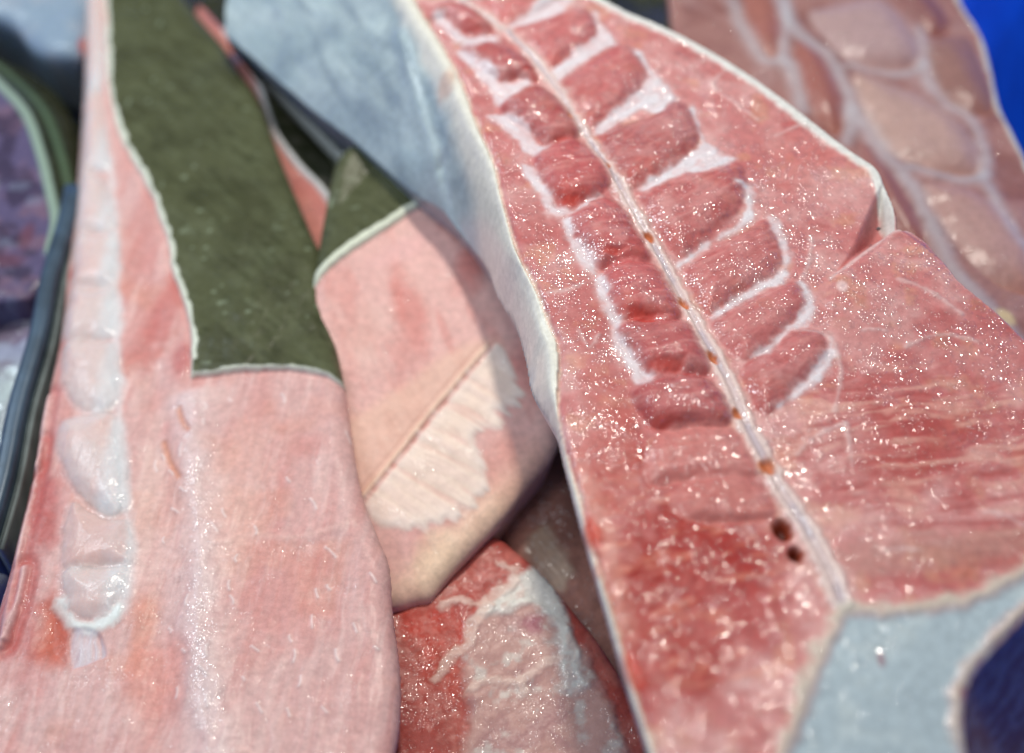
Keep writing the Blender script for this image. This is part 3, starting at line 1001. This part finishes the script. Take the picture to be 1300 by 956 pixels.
    v.paint(col(190, 96, 76), 0.7 * w); v.Z -= 1.6 * w
    # torn membranes at the left edge
    for q in ([(52, 560), (40, 620), (24, 690), (10, 760), (0, 820)], [(60, 500), (52, 545), (44, 590)], [(30, 720), (22, 760), (6, 810)]):
        v, d, _, _ = f.line(q, 5)
        g = np.exp(-((d + 0.4 * fbm(v.X, v.Y, 5, 3, 350)) / 0.9) ** 2)
        v.paint(col(222, 190, 190), 0.7 * g); v.Z += 1.1 * g
        g2 = np.exp(-((d - 3) / 1.6) ** 2)
        v.paint(col(180, 84, 80), 0.4 * g2); v.Z -= 0.7 * g2
    # ---- olive skin with its thick white cut edge
    skp = [(120, -100), (134, 0), (135, 80), (139, 115), (147, 155), (163, 195), (180, 222), (197, 260), (212, 302), (220, 350), (234, 390), (242, 422), (242, 474), (250, 477),
           (290, 473), (340, 470), (400, 476), (445, 486), (470, 430), (460, 330), (430, 240), (400, 150), (360, 60), (320, -20), (260, -100)]
    v, d, P = f.poly(skp, 6, 4)
    dn = d + 0.35 * fbm(v.X, v.Y, 4, 3, 360) + 0.5 * fbm(v.X, v.Y, 14, 2, 361)
    w = ss(-0.15, 0.25, dn)
    yb = pl.xy([(300, 462)])[0, 1]
    botm = ss(yb + 4, yb - 1, v.Y)                      # the lower cut shows less of the white edge
    v.Z += 2.0 * ss(-0.3, 0.9, dn) - 0.5 * np.exp(-((dn + .8) / .8) ** 2)
    rimw = np.where(botm > .5, 1.0, 2.1) * (1 + 0.45 * fbm(v.X, v.Y, 9, 3, 362))
    olive = ss(rimw - 0.25, rimw + 0.25, dn)
    v.paint(col(216, 222, 208), w)
    olive_skin(v, olive, 371)
    v.S[:] = v.S * (1 - w) + w * 0.3
    v.R[:] = v.R * (1 - olive) + olive * 0.36
    sid = i
    LAB[i] = ("skin", v, dn - rimw, SKIN); i += 1
    LAB[i] = ("skin_edge", v, np.where(dn - rimw <= 0, dn, -1), WHITE); eid = i; i += 1
    # beyond the outline on the right, the skin wraps on round the flank
    right_side = (face < 0) & (Y > pl.xy([(440, 492)])[0, 1]) & (X > pl.xy([(240, 300)])[0, 0])
    f.C = np.where(right_side[..., None], col(74, 80, 52), f.C).astype(np.float32)
    f.Z = smooth(f.Z, 1)
    f.label(0, "flesh", np.ones_like(f.L, bool), MUSCLE)
    for j in sorted(LAB):
        nm, v, d, mt = LAB[j]
        v.label(j, nm, (d > 0) & (face[v.sl] > -30), mt, None, {"skin": "olive green skin", "skin_edge": "thick white cut edge of the skin"}.get(nm))
    t = thing("fish_piece", base, "long left piece with a row of white vertebrae, pink flesh and olive skin", "fish piece", "cut fish pieces in the tub")
    build_field(f, t, base, 3.0, None, {eid: sid})


left_piece()


# ================================================================== middle piece with the feathered white membrane
def middle_piece():
    pl = Plane(-2.0, 0.0, 0.20)
    base = (-0.02, 0.02, -0.06)
    out = [(398, 345), (412, 250), (428, 190), (470, 170), (540, 215), (600, 250), (650, 330), (690, 420), (720, 500), (712, 548), (700, 574), (670, 610), (640, 650), (602, 692), (574, 722), (556, 744), (545, 756),
           (528, 760), (480, 766), (430, 700), (400, 560), (388, 450)]
    f = lump(pl, out, 0.40, 6.0, 4.5, 4.0, 0.45, 26.0, seed=21, bump=0.6)
    X, Y, face = f.X, f.Y, f.face
    f.C[:] = col(219, 172, 166)
    f.paint(col(222, 178, 170), 0.4 * ss(-0.2, 0.9, streaks(X, Y, 115, 5, 0.15, 3)))
    f.paint(col(204, 122, 114), 0.4 * ss(0.0, 0.9, streaks(X, Y, 108, 7, 0.3, 6)))
    f.S[:] = 0.8
    f.R[:] = .42
    f.K[:] = .05 + .12 * ss(.2, .8, fbm(X, Y, 9, 3, 17))
    f.Z += 0.05 * streaks(X, Y, 110, 2.0, 0.12, 8)
    for px, py, rx, ry, an, w, c in ((520, 400, 26, 100, 15, .55, col(200, 104, 96)), (470, 420, 30, 80, 0, .4, col(224, 186, 176)), (620, 640, 60, 60, 0, .4, col(222, 178, 150)), (560, 720, 60, 60, 0, .8, col(230, 202, 174)),
                                     (640, 590, 60, 50, 0, .45, col(214, 150, 138)), (600, 330, 30, 60, -15, .6, col(198, 92, 84)), (650, 480, 30, 60, -10, .5, col(206, 120, 116)),
                                     (500, 320, 60, 22, 30, .45, col(222, 170, 170))):
        v, d = f.spot(px, py, rx, ry, an, 1.5)
        v.paint(c, w * (1 - ss(0.2, 1.1, d + 0.3 * fbm(v.X, v.Y, 9, 3, int(px)))))
    # pale fat towards the lower edge
    e = ss(14, 2, face) * ss(20, -20, Y)
    f.paint(col(232, 204, 176), 0.6 * e)
    LAB = {}
    i = 1
    # cream band above the ridge
    v, d, P = f.poly([(612, 436), (632, 440), (600, 470), (540, 535), (470, 628), (458, 640), (446, 600), (436, 560), (440, 540), (470, 520), (530, 480), (575, 448)], 5)
    dn = d + 0.5 * fbm(v.X, v.Y, 4, 3, 401)
    w = ss(-4.0, 2.5, dn)
    v.paint(col(228, 188, 168), 0.65 * w); v.Z += 0.5 * w
    LAB[i] = ("fat_band", v, dn, WHITE); i += 1
    # feathered fan
    fan = [(612, 452), (632, 440), (646, 462), (658, 488), (665, 502), (656, 506), (660, 516), (640, 519), (648, 528), (628, 522), (642, 538), (632, 546), (618, 546), (603, 552), (606, 566), (612, 585), (620, 606), (618, 622),
           (606, 632), (608, 642), (594, 654), (586, 649), (580, 660), (566, 656), (560, 666), (546, 664), (543, 674), (528, 668), (518, 673), (506, 667), (484, 665), (470, 652), (462, 636), (500, 590), (540, 540), (580, 490)]
    v, d, P = f.poly(fan, 5, 3)
    R1 = spline(f.plane.xy([(614, 446), (580, 485), (540, 532), (500, 583), (459, 632)]), False, 5)
    dr, _, par = curve_dist(v.X, v.Y, R1)
    st_ = fbm(par * 30 + dr * 0.03, dr * 0.05, 1.0, 3, 402)
    dn = d + 1.1 * st_
    w = ss(-1.0, 1.6, dn)
    v.paint(col(238, 216, 200), 0.92 * w)
    v.paint(col(232, 206, 196), 0.6 * w * ss(0.0, 0.8, st_))
    v.paint(col(216, 156, 146), 0.4 * w * ss(0.1, 0.9, -st_))
    tips = np.exp(-(np.maximum(d, 0) / 2.4)) * w
    v.paint(col(240, 230, 224), 0.7 * tips)
    v.Z += 0.6 * ss(-1.0, 2.0, dn) + 0.18 * w * st_
    v.K[:] += 0.35 * w * ss(0.0, 0.7, fbm(v.X, v.Y, 8, 3, 18))
    LAB[i] = ("feathered_membrane", v, dn, WHITE); i += 1
    # thin raised ridge
    v, d, _, par = f.line([(618, 441), (580, 485), (540, 532), (500, 583), (456, 636)], 5)
    dd = 0.8 - d + 0.2 * fbm(v.X, v.Y, 3, 2, 403)
    w = ss(-0.9, 0.8, dd)
    v.paint(col(232, 200, 178), 0.8 * w); v.Z += 0.7 * w
    g = np.exp(-((d - 1.7) / .8) ** 2); v.paint(col(206, 120, 110), 0.45 * g * (curve_dist(v.X, v.Y, R1)[1] > 0)); v.Z -= .3 * g
    LAB[i] = ("ridge", v, dd, WHITE); i += 1
    # shreds of pale tissue at the left
    v, d = f.spot(452, 650, 22, 22)
    v.paint(col(226, 190, 184), .6 * (1 - ss(.4, 1.1, d)))
    # ---- olive skin behind a thick white cut edge
    rimp = [(392, 366), (409, 350), (450, 318), (500, 285), (556, 249), (600, 228)]
    sk = rimp + [(640, 200), (560, 120), (460, 120), (400, 150), (360, 250), (370, 340)]
    v, d, P = f.poly(sk, 6, 4)
    dn = d + 0.45 * fbm(v.X, v.Y, 4, 4, 410)
    w = ss(-0.2, 0.3, dn)
    olive = ss(2.7, 3.3, dn)
    v.paint(col(214, 220, 202), w)
    olive_skin(v, olive, 420)
    v.Z += 1.6 * ss(-0.3, 1.0, dn) - 0.22 * np.maximum(dn - 3, 0)
    v.S[:] = v.S * (1 - w) + w * 0.4
    v.R[:] = v.R * (1 - olive) + olive * 0.36
    sid = i
    LAB[i] = ("skin", v, dn - 3.0, SKIN); i += 1
    LAB[i] = ("skin_edge", v, np.where(dn <= 3.0, dn, -1), WHITE); eid = i; i += 1
    f.Z = smooth(f.Z, 1)
    f.label(0, "flesh", np.ones_like(f.L, bool), MUSCLE)
    for j in sorted(LAB):
        nm, v, d, mt = LAB[j]
        v.label(j, nm, (d > 0), mt, None, {"skin": "olive green skin", "skin_edge": "thick white cut edge of the skin"}.get(nm))
    t = thing("fish_piece", base, "middle pink piece with a feathered cream membrane along a thin ridge", "fish piece", "cut fish pieces in the tub")
    build_field(f, t, base, 3.0, None, {eid: sid})


middle_piece()


# ================================================================== thin pink wedge with a pale skin edge, between the olive skins
def wedge_piece():
    pl = Plane(-3.0, 0.0, 0.0)
    base = (-0.06, 0.09, -0.06)
    out = [(250, 0), (292, 40), (330, 60), (400, 130), (440, 190), (446, 240), (425, 290), (402, 330), (370, 320), (330, 220), (290, 130), (250, 60)]
    f = lump(pl, out, 0.55, 5.0, 3.0, 4.0, 0.4, 20, seed=31)
    X, Y = f.X, f.Y
    f.C[:] = col(192, 126, 116)
    f.paint(col(176, 104, 98), 0.5 * ss(-.1, .8, fbm(X, Y, 10, 3, 3)))
    f.S[:] = 0.2
    rimp = [(280, 30), (305, 72), (325, 110), (345, 170), (372, 208), (400, 238), (416, 262), (414, 290)]
    v, d, P = f.poly(rimp + [(470, 300), (500, 200), (420, 80), (300, -20)], 6, 4)
    w = ss(-0.3, 0.4, d)
    olive = ss(1.9, 2.6, d)
    v.paint(col(196, 196, 198), w)
    olive_skin(v, olive, 520, 0.6)
    v.paint(col(150, 140, 132), 0.6 * ss(0.2, 0.7, fbm(v.X, v.Y, 6, 3, 9)) * olive * ss(18, 0, d))
    v.Z += 1.5 * ss(-.3, 1, d) - 0.9 * np.maximum(d - 2, 0)
    v2, d2 = f.spot(302, 72, 16, 22, 20)
    v2.paint(col(150, 150, 190), .7 * (1 - ss(.3, 1, d2)))
    f.label(0, "flesh", np.ones_like(f.L, bool), MUSCLE)
    v.label(1, "skin", d > 2.2, SKIN, None, "dark skin falling into the gap")
    v.label(2, "skin_edge", (d > 0) & (d <= 2.2), WHITE)
    t = thing("fish_piece", base, "thin pink wedge of flesh with a pale skin edge between two olive skins", "fish piece", "cut fish pieces in the tub")
    build_field(f, t, base, 3.0, None, {2: 1})


wedge_piece()


# ================================================================== red piece under the middle one, with a white torn membrane
def red_piece():
    pl = Plane(-14.0, 0.0, 0.05)
    base = (0.01, -0.05, -0.06)
    out = [(470, 690), (540, 664), (606, 664), (660, 698), (694, 730), (738, 783), (765, 817), (797, 866), (850, 960), (880, 1040), (470, 1040), (440, 860)]
    f = lump(pl, out, 0.45, 6.0, 4.0, 4.0, 0.3, 18, seed=41, bump=1.0)
    X, Y = f.X, f.Y
    f.C[:] = col(170, 78, 70)
    f.paint(col(196, 122, 110), 0.5 * ss(-.1, .8, fbm(X, Y, 8, 4, 3)))
    f.S[:] = 0.7
    f.K[:] = .3
    f.R[:] = .35
    LAB = {}
    for px, py, rx, ry, w, c in ((545, 800, 45, 40, .9, col(188, 62, 48)), (560, 850, 50, 40, .6, col(186, 72, 58)), (590, 720, 60, 30, .6, col(190, 100, 92)), (520, 765, 30, 20, .5, col(214, 158, 140))):
        v, d = f.spot(px, py, rx, ry)
        v.paint(c, w * (1 - ss(.3, 1.1, d + .4 * fbm(v.X, v.Y, 5, 3, int(px)))))
    # grey translucent membrane
    v, d, P = f.poly([(600, 790), (640, 762), (690, 770), (722, 800), (760, 860), (800, 960), (820, 1030), (600, 1030), (590, 900), (585, 830)], 5)
    dn = d + 1.6 * fbm(v.X, v.Y, 6, 4, 501)
    w = ss(-2.0, 3.0, dn)
    v.paint(col(192, 160, 152), .75 * w)
    v.paint(col(160, 116, 118), .6 * w * ss(0, .9, fbm(v.X, v.Y, 9, 3, 502)))
    v.paint(col(206, 204, 196), .6 * w * ss(.2, .9, fbm(v.X, v.Y, 5, 4, 503)))
    v.Z += 1.2 * w
    v.K[:] = v.K * (1 - w) + .3 * w
    LAB[1] = ("membrane", v, dn, WHITE)
    v2, d2 = f.spot(678, 796, 20, 18)
    v2.paint(col(150, 76, 96), .75 * (1 - ss(.3, 1.0, d2 + .3 * fbm(v2.X, v2.Y, 4, 3, 5))))
    # white lumpy fat on the crest, ridge lines
    v, d, P = f.poly([(640, 742), (660, 724), (680, 716), (698, 732), (716, 760), (728, 800), (736, 840), (744, 880), (712, 876), (706, 820), (698, 784), (676, 772), (648, 778), (616, 790), (606, 776), (626, 760)], 5)
    dn = d + 1.5 * fbm(v.X, v.Y, 4, 4, 504)
    w = ss(-1.6, 2.0, dn)
    v.paint(col(222, 222, 214), .88 * w)
    v.Z += .7 * w + .3 * w * fbm(v.X, v.Y, 4.5, 3, 505)
    v.paint(col(196, 160, 150), .5 * w * ss(.1, .8, fbm(v.X, v.Y, 4, 3, 508)))
    LAB[2] = ("fat_cap", v, dn, WHITE)
    n = 3
    for q, hw in (([(562, 770), (582, 764), (600, 768), (618, 766), (640, 748), (654, 738)], 1.5), ([(556, 860), (572, 836), (592, 820), (600, 796), (618, 770)], 1.5), ([(634, 717), (646, 722), (656, 720)], 1.1),
                  ([(660, 866), (684, 850), (706, 838)], 1.3), ([(590, 880), (612, 868), (640, 866), (672, 878)], 1.1)):
        v, d, _, _ = f.line(q, 4)
        dd = hw - d + 1.3 * fbm(v.X, v.Y, 3, 4, 506)
        w = ss(-1.2, 1.0, dd)
        v.paint(col(218, 190, 178), .7 * w); v.Z += .35 * w
        LAB[n] = ("torn_edge", v, dd, WHITE); n += 1
    f.label(0, "flesh", np.ones_like(f.L, bool), MUSCLE)
    for j in sorted(LAB):
        nm, v, d, mt = LAB[j]
        v.label(j, nm, d > 0, mt)
    t = thing("fish_piece", base, "low red piece at the bottom with grey membrane and white lumpy fat crest", "fish piece", "cut fish pieces in the tub")
    build_field(f, t, base, 3.0)


red_piece()


def shaded_piece():
    pl = Plane(-24.0, -0.05, 0.1)
    base = (0.03, -0.02, -0.07)
    out = [(600, 560), (700, 520), (780, 560), (850, 700), (900, 900), (880, 1040), (760, 1040), (700, 860), (660, 720), (610, 640)]
    f = lump(pl, out, 0.6, 6.0, 4.0, 4.0, 0.3, 14, seed=51, bump=1.0)
    X, Y = f.X, f.Y
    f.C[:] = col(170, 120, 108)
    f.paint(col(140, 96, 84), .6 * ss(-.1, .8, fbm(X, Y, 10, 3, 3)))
    f.S[:] = .2
    v, d, P = f.poly([(668, 690), (690, 668), (708, 690), (722, 720), (716, 748), (696, 744), (680, 716)], 5)
    w = ss(-3, 2, d + 1.2 * fbm(v.X, v.Y, 4, 3, 7))
    v.paint(col(206, 184, 164), .75 * w); v.Z += .3 * w + .4 * w * streaks(v.X, v.Y, 120, 2, .15, 8)
    f.label(0, "flesh", np.ones_like(f.L, bool), MUSCLE)
    v.label(1, "pale_tendon", d > 0, WHITE)
    t = thing("fish_piece", base, "brownish piece lying in deep shade beneath the largest piece's left edge", "fish piece", "cut fish pieces in the tub")
    build_field(f, t, base, 3.0)


shaded_piece()


# ================================================================== second cut face behind, top right
def back_piece():
    pl = Plane(16.0, 0.0, 0.0)
    base = (0.12, 0.09, -0.06)
    out = np.array([(880, -90), (1180, -90), (1222, 0), (1243, 34), (1257, 69), (1270, 131), (1300, 193), (1335, 270), (1380, 400), (1400, 540), (1250, 520), (1100, 380), (960, 200), (880, 90), (850, 20)], float)
    f = lump(pl, out, 0.62, 4.0, 2.5, 4.5, 0.35, 30, seed=61, bump=0.8)
    X, Y, face = f.X, f.Y, f.face
    f.C[:] = col(162, 120, 115)
    f.paint(col(172, 138, 136), .6 * ss(-.1, .8, fbm(X, Y, 12, 4, 3)))
    f.paint(col(128, 80, 76), .6 * ss(0, .8, fbm(X, Y, 14, 3, 6)))
    f.S[:] = .7
    f.K[:] = .25
    LAB = {}
    i = 1
    M = [r6((480, 60), (560, 30), (740, 0), (830, 80), (880, 160), (885, 230), (820, 255), (700, 250), (590, 200)),
         r6((640, 300), (720, 290), (880, 345), (980, 400), (1060, 480), (1110, 570), (1105, 635), (1020, 645), (900, 615), (770, 550)),
         r6((900, 700), (1000, 690), (1130, 730), (1230, 830), (1330, 980), (1330, 1080), (1200, 1060), (1060, 950)),
         r6((920, 160), (1060, 130), (1110, 220), (1165, 400), (1110, 425), (1050, 410), (960, 320)),
         r6((250, -40), (375, -40), (388, 100), (368, 205), (325, 210), (262, 110)),
         r6((430, 165), (520, 200), (600, 330), (612, 430), (590, 490), (480, 385)),
         r6((680, 520), (760, 610), (860, 760), (930, 900), (860, 900), (760, 780), (690, 640)),
         r6((640, -120), (760, -100), (900, -40), (980, 40), (1000, 110), (930, 130), (860, 60), (780, -20))]
    cs = [col(184, 158, 158), col(190, 160, 152), col(182, 146, 140), col(146, 110, 104), col(164, 104, 94), col(160, 100, 92), col(154, 102, 98), col(136, 92, 92)]
    for q, c in zip(M, cs):
        v, d, P = f.poly(q, 4, 4)
        w = ss(-.8, 1.0, d)
        v.paint(c, .8 * w)
        down = np.clip(-(v.Y - P[:, 1].mean()) / (np.ptp(P[:, 1]) / 2), -1, 1)
        v.paint(col(160, 92, 66), .5 * w * ss(.4, 1, down))
        v.Z += 3.0 * (1 - np.exp(-(np.maximum(d + .5, 0) / 5.0) ** 1.5)) - 2.0 * w * ss(.4, 1, down)
        LAB[i] = ("muscle_segment", v, d, MUSCLE); i += 1
    sep = [([(989, -30), (989, 0), (1015, 45), (1053, 76), (1081, 131), (1122, 193), (1163, 248), (1191, 303), (1210, 345), (1262, 400), (1320, 470)], 2.0, "spine_sheath"),
           (r6((890, 110), (905, 180), (900, 245), (840, 268), (740, 265), (640, 245)), 1.1, "septum"),
           (r6((905, 235), (930, 310), (1000, 390), (1080, 440), (1130, 560), (1130, 640), (1060, 665), (960, 650), (860, 620)), 1.2, "septum"),
           (r6((1130, 650), (1180, 760), (1240, 860), (1320, 960)), 1.2, "septum"),
           (r6((200, 0), (245, 110), (320, 225), (400, 235), (440, 330), (460, 400)), 1.6, "septum"),
           (r6((400, 0), (400, 100), (385, 200), (400, 240)), 1.3, "septum"),
           (r6((630, 400), (640, 470), (620, 520)), 1.2, "septum")]
    for q, hw, nm in sep:
        v, d, _, _ = f.line(q, 5, 4)
        dd = hw - d + .8 * fbm(v.X, v.Y, 4, 3, 610 + i)
        w = ss(-4.0, 2.6, dd)
        v.paint(col(200, 204, 212), .5 * w); v.Z += .4 * w
        LAB[i] = (nm, v, dd, WHITE); i += 1
    # pale skin edge round the right side, olive-yellow outside
    rt = spline(pl.xy(out[1:9]), False, 4)
    d, _, _ = curve_dist(X, Y, rt)
    dd = 2.4 - d + .6 * fbm(X, Y, 5, 3, 640)
    w = ss(-.6, .6, dd) * (face > -.5)
    f.paint(col(208, 214, 208), .9 * w)
    f.Z += .6 * w
    sk = (face <= -0.3)
    f.paint(col(150, 146, 96), sk * 1.0)
    v2, d2 = f.spot(1276, 404, 14, 20, 20)
    v2.paint(col(216, 196, 150), .8 * (1 - ss(.4, 1.1, d2)))
    f.label(0, "cut_flesh", np.ones_like(f.L, bool), MUSCLE)
    for j in sorted(LAB):
        nm, v, d_, mt = LAB[j]
        v.label(j, nm, (d_ > 0) & (face[v.sl] > 0), mt)
    f.label(i, "skin", sk, SKIN)
    f.label(i + 1, "skin_edge", (dd > 0) & (face > -.3), WHITE)
    t = thing("fish_piece", base, "brownish-pink cut face behind the largest piece, next to the blue tub wall", "fish piece", "cut fish pieces in the tub")
    build_field(f, t, base, 3.0, None, {i + 1: i})


back_piece()


# ================================================================== far left: divider bar and the pieces past it
def divider():
    pl = Plane(2.0)
    A, B = pl.xy([(92, 236)])[0], pl.xy([(-20, 690)])[0]
    A, B = np.append(A, 0), np.append(B, 0)
    base = np.array([(A[0] + B[0]) / 2000, (A[1] + B[1]) / 2000, -0.082])
    t = thing("tray_divider", base, "dark blue-grey divider bar with a pale edge strip along the left side", "divider")
    u = (B - A) / np.linalg.norm(B - A)
    n = np.array([-u[1], u[0], 0.0])
    if n[0] < 0:
        n = -n

    def mat(name, c, rough, metal, spec=0.5):
        m = bpy.data.materials.new(name)
        m.use_nodes = True
        N, Lk = m.node_tree.nodes, m.node_tree.links
        b = N["Principled BSDF"]
        tc = N.new("ShaderNodeTexCoord")
        no = N.new("ShaderNodeTexNoise"); no.inputs["Scale"].default_value = 90; no.inputs["Detail"].default_value = 5
        Lk.new(tc.outputs["Object"], no.inputs["Vector"])
        rp = N.new("ShaderNodeValToRGB")
        rp.color_ramp.elements[0].position = .3; rp.color_ramp.elements[0].color = (*[x * .7 for x in c], 1)
        rp.color_ramp.elements[1].position = .7; rp.color_ramp.elements[1].color = (*[min(1, x * 1.3) for x in c], 1)
        Lk.new(no.outputs[0], rp.inputs[0]); Lk.new(rp.outputs[0], b.inputs["Base Color"])
        b.inputs["Roughness"].default_value = rough
        b.inputs["Metallic"].default_value = metal
        bp = N.new("ShaderNodeBump"); bp.inputs["Strength"].default_value = .2; bp.inputs["Distance"].default_value = .0005
        Lk.new(no.outputs[0], bp.inputs["Height"]); Lk.new(bp.outputs[0], b.inputs["Normal"])
        return m

    def bar(name, o0, o1, z0, z1, m, r):
        # rounded profile swept along the bar
        prof = []
        for cx, cz, a0 in ((o1 - r, z1 - r, 0), (o0 + r, z1 - r, 90), (o0 + r, z0 + r, 180), (o1 - r, z0 + r, 270)):
            for k in range(5):
                a = math.radians(a0 + 90 * k / 4)
                prof.append((cx + r * math.cos(a), cz + r * math.sin(a)))
        V, nseg = [], 24
        for s in range(nseg + 1):
            c = A + (B - A) * s / nseg
            wob = 0.5 * math.sin(s * 0.7)
            for o, z in prof:
                p = c + n * (o + wob)
                V.append((p[0] / 1000 - base[0], p[1] / 1000 - base[1], z / 1000 - base[2]))
        m_ = len(prof)
        Q, T = [], []
        for s in range(nseg):
            for k in range(m_):
                a, b = s * m_ + k, s * m_ + (k + 1) % m_
                Q.append((a, a + m_, b + m_, b))
        for e, s in ((0, 1), (nseg * m_, -1)):
            for k in range(1, m_ - 1):
                T.append((e, e + k, e + k + 1)[::s])
        me = make_mesh(name, np.array(V), Q, T, mat=m)
        o = bpy.data.objects.new(name, me)
        sc.collection.objects.link(o)
        o.parent = t

    bar("bar", -3.4, 3.0, -82, 3, mat("blue_grey_steel", (0.05, 0.085, 0.13), .35, .2), 2.2)
    bar("edge_strip", 3.1, 5.4, -82, -1, mat("pale_edge", (0.16, 0.20, 0.20), .4, 0), 1.2)


divider()


def purple_piece():
    pl = Plane(-2.0, 0.0, 0.0)
    base = (-0.16, 0.06, -0.07)
    out = [(-120, 40), (0, 60), (60, 90), (90, 150), (98, 230), (84, 300), (66, 345), (40, 372), (0, 380), (-120, 380)]
    f = lump(pl, out, 0.7, 5, 3, 4, .3, 24, seed=71)
    X, Y = f.X, f.Y
    f.C[:] = col(92, 84, 116)
    f.paint(col(120, 96, 116), .8 * ss(-.1, .6, fbm(X, Y, 9, 3, 3)))
    f.paint(col(60, 52, 74), .8 * ss(.0, .6, fbm(X, Y, 10, 3, 5)))
    f.paint(col(130, 138, 164), .35 * ss(.25, .7, fbm(X, Y, 7, 3, 8)))
    f.K[:] = .15
    f.S[:] = .2
    v0, d0 = f.spot(34, 300, 16, 40)
    v0.paint(col(110, 60, 66), .6 * (1 - ss(.3, 1, d0)))
    v0, d0 = f.spot(10, 330, 40, 20)
    v0.paint(col(110, 70, 84), .6 * (1 - ss(.3, 1, d0)))
    rp = [(-120, 60), (-40, 85), (0, 118), (28, 150), (46, 200), (58, 250), (64, 285), (60, 330)]
    v, d, P = f.poly(rp + [(130, 330), (130, 100), (60, 20), (-120, 0)], 6, 4)
    w = ss(-.3, .4, d)
    ol = ss(3.2, 4.4, d)
    v.paint(col(140, 160, 148), w)
    olive_skin(v, ol, 720, .3)
    v.paint(col(100, 126, 100), .6 * ol * np.exp(-((d - 9) / 1.6) ** 2))
    v.Z += 1.4 * w - .5 * np.maximum(d - 3, 0)
    f.label(0, "flesh", np.ones_like(f.L, bool), MUSCLE)
    v.label(1, "skin", d > 3.8, SKIN, None, "dark green skin")
    v.label(2, "skin_edge", (d > 0) & (d <= 3.8), WHITE)
    t = thing("fish_piece", base, "purplish piece with a pale green skin edge past the divider bar", "fish piece", "cut fish pieces in the tub")
    build_field(f, t, base, 3.0, None, {2: 1})


purple_piece()


def far_left_pieces():
    # grey skinned piece in the top left corner
    pl = Plane(4.0, 0, 0)
    base = (-0.15, 0.17, -0.06)
    f = lump(pl, [(-120, -90), (108, -90), (108, 20), (104, 52), (92, 66), (60, 64), (35, 50), (10, 22), (-40, 10), (-120, 10)], .7, 8, 6, 4, .4, 26, seed=81, bump=1.2)
    f.C[:] = col(138, 158, 178)
    f.paint(col(160, 168, 180), .6 * ss(-.1, .8, fbm(f.X, f.Y, 9, 3, 3)))
    f.S[:] = .3
    f.R[:] = .33
    v, d = f.spot(104, 50, 9, 26)
    v.paint(col(200, 100, 88), .9 * (1 - ss(.3, 1, d)))
    f.label(0, "skin", np.ones_like(f.L, bool), SKIN)
    v.label(1, "cut_edge", d < .9, MUSCLE)
    t = thing("fish_piece", base, "blurred grey-blue skinned piece in the top left corner", "fish piece", "cut fish pieces in the tub")
    build_field(f, t, base, 3.0)
    # pale mottled piece past the divider
    pl = Plane(-14.0, 0, 0)
    base = (-0.17, -0.01, -0.07)
    f = lump(pl, [(-140, 300), (0, 310), (60, 330), (50, 430), (30, 560), (10, 720), (-140, 760)], .7, 6, 4, 4, .3, 20, seed=91, bump=2.5)
    f.C[:] = col(150, 156, 180)
    f.paint(col(120, 104, 128), .8 * ss(-.1, .6, fbm(f.X, f.Y, 10, 3, 3)))
    f.paint(col(186, 204, 214), .8 * ss(.1, .7, fbm(f.X, f.Y, 8, 3, 5)))
    f.paint(col(176, 190, 190), .7 * ss(pl.xy([(0, 440)])[0, 1], pl.xy([(0, 500)])[0, 1], f.Y))
    f.S[:] = .3
    f.label(0, "flesh", np.ones_like(f.L, bool), WHITE)
    t = thing("fish_piece", base, "pale mottled lilac piece past the divider bar at the left edge", "fish piece", "cut fish pieces in the tub")
    build_field(f, t, base, 3.0)


far_left_pieces()


# ================================================================== near-black piece added under the pile to make the gaps look black
def gap_darkener():
    pl = Plane(-40.0, 0.0, 0.0)
    base = (-0.02, 0.06, -0.082)
    f = lump(pl, [(-60, -180), (300, -220), (760, -160), (960, 40), (900, 400), (820, 760), (700, 1100), (440, 1100), (160, 700), (-60, 400)], 1.2, 12, 9, 4, .2, 8, seed=95, bump=3)
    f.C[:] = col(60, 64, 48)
    olive_skin(f, np.ones_like(f.X), 960, 0.45)  # skin colour cut down to stand in for shade
    f.S[:] = .3
    f.label(0, "skin", np.ones_like(f.L, bool), SKIN)
    t = thing("fish_piece", base, "near-black piece added lowest in the pile to darken the gaps", "fish piece", "cut fish pieces in the tub")
    build_field(f, t, base, 2.0)


gap_darkener()


# ================================================================== dark skin showing past the plate in the lower right corner
def corner_piece():
    pl = Plane(22.0, 0.0, 0.0)
    base = (0.16, -0.08, -0.06)
    f = lump(pl, [(1110, 830), (1200, 770), (1300, 700), (1400, 640), (1480, 700), (1470, 900), (1400, 1080), (1100, 1090), (1060, 950)], 0.8, 10, 7, 4, .3, 40, seed=97, bump=1.5)
    X, Y = f.X, f.Y
    f.C[:] = col(150, 112, 108)
    f.paint(col(98, 72, 72), .7 * ss(-.2, .6, streaks(X, Y, 40, 5, .2, 3)))
    f.paint(col(168, 152, 150), .6 * ss(.1, .8, streaks(X, Y, 42, 3, .12, 6)))
    f.Z += .5 * streaks(X, Y, 41, 4, .12, 8)
    f.S[:] = .4
    f.label(0, "skin", np.ones_like(f.L, bool), SKIN)
    t = thing("fish_piece", base, "dark purple-grey skin in the lower right corner beyond the pale cartilage", "fish piece", "cut fish pieces in the tub")
    build_field(f, t, base, 2.0)


corner_piece()
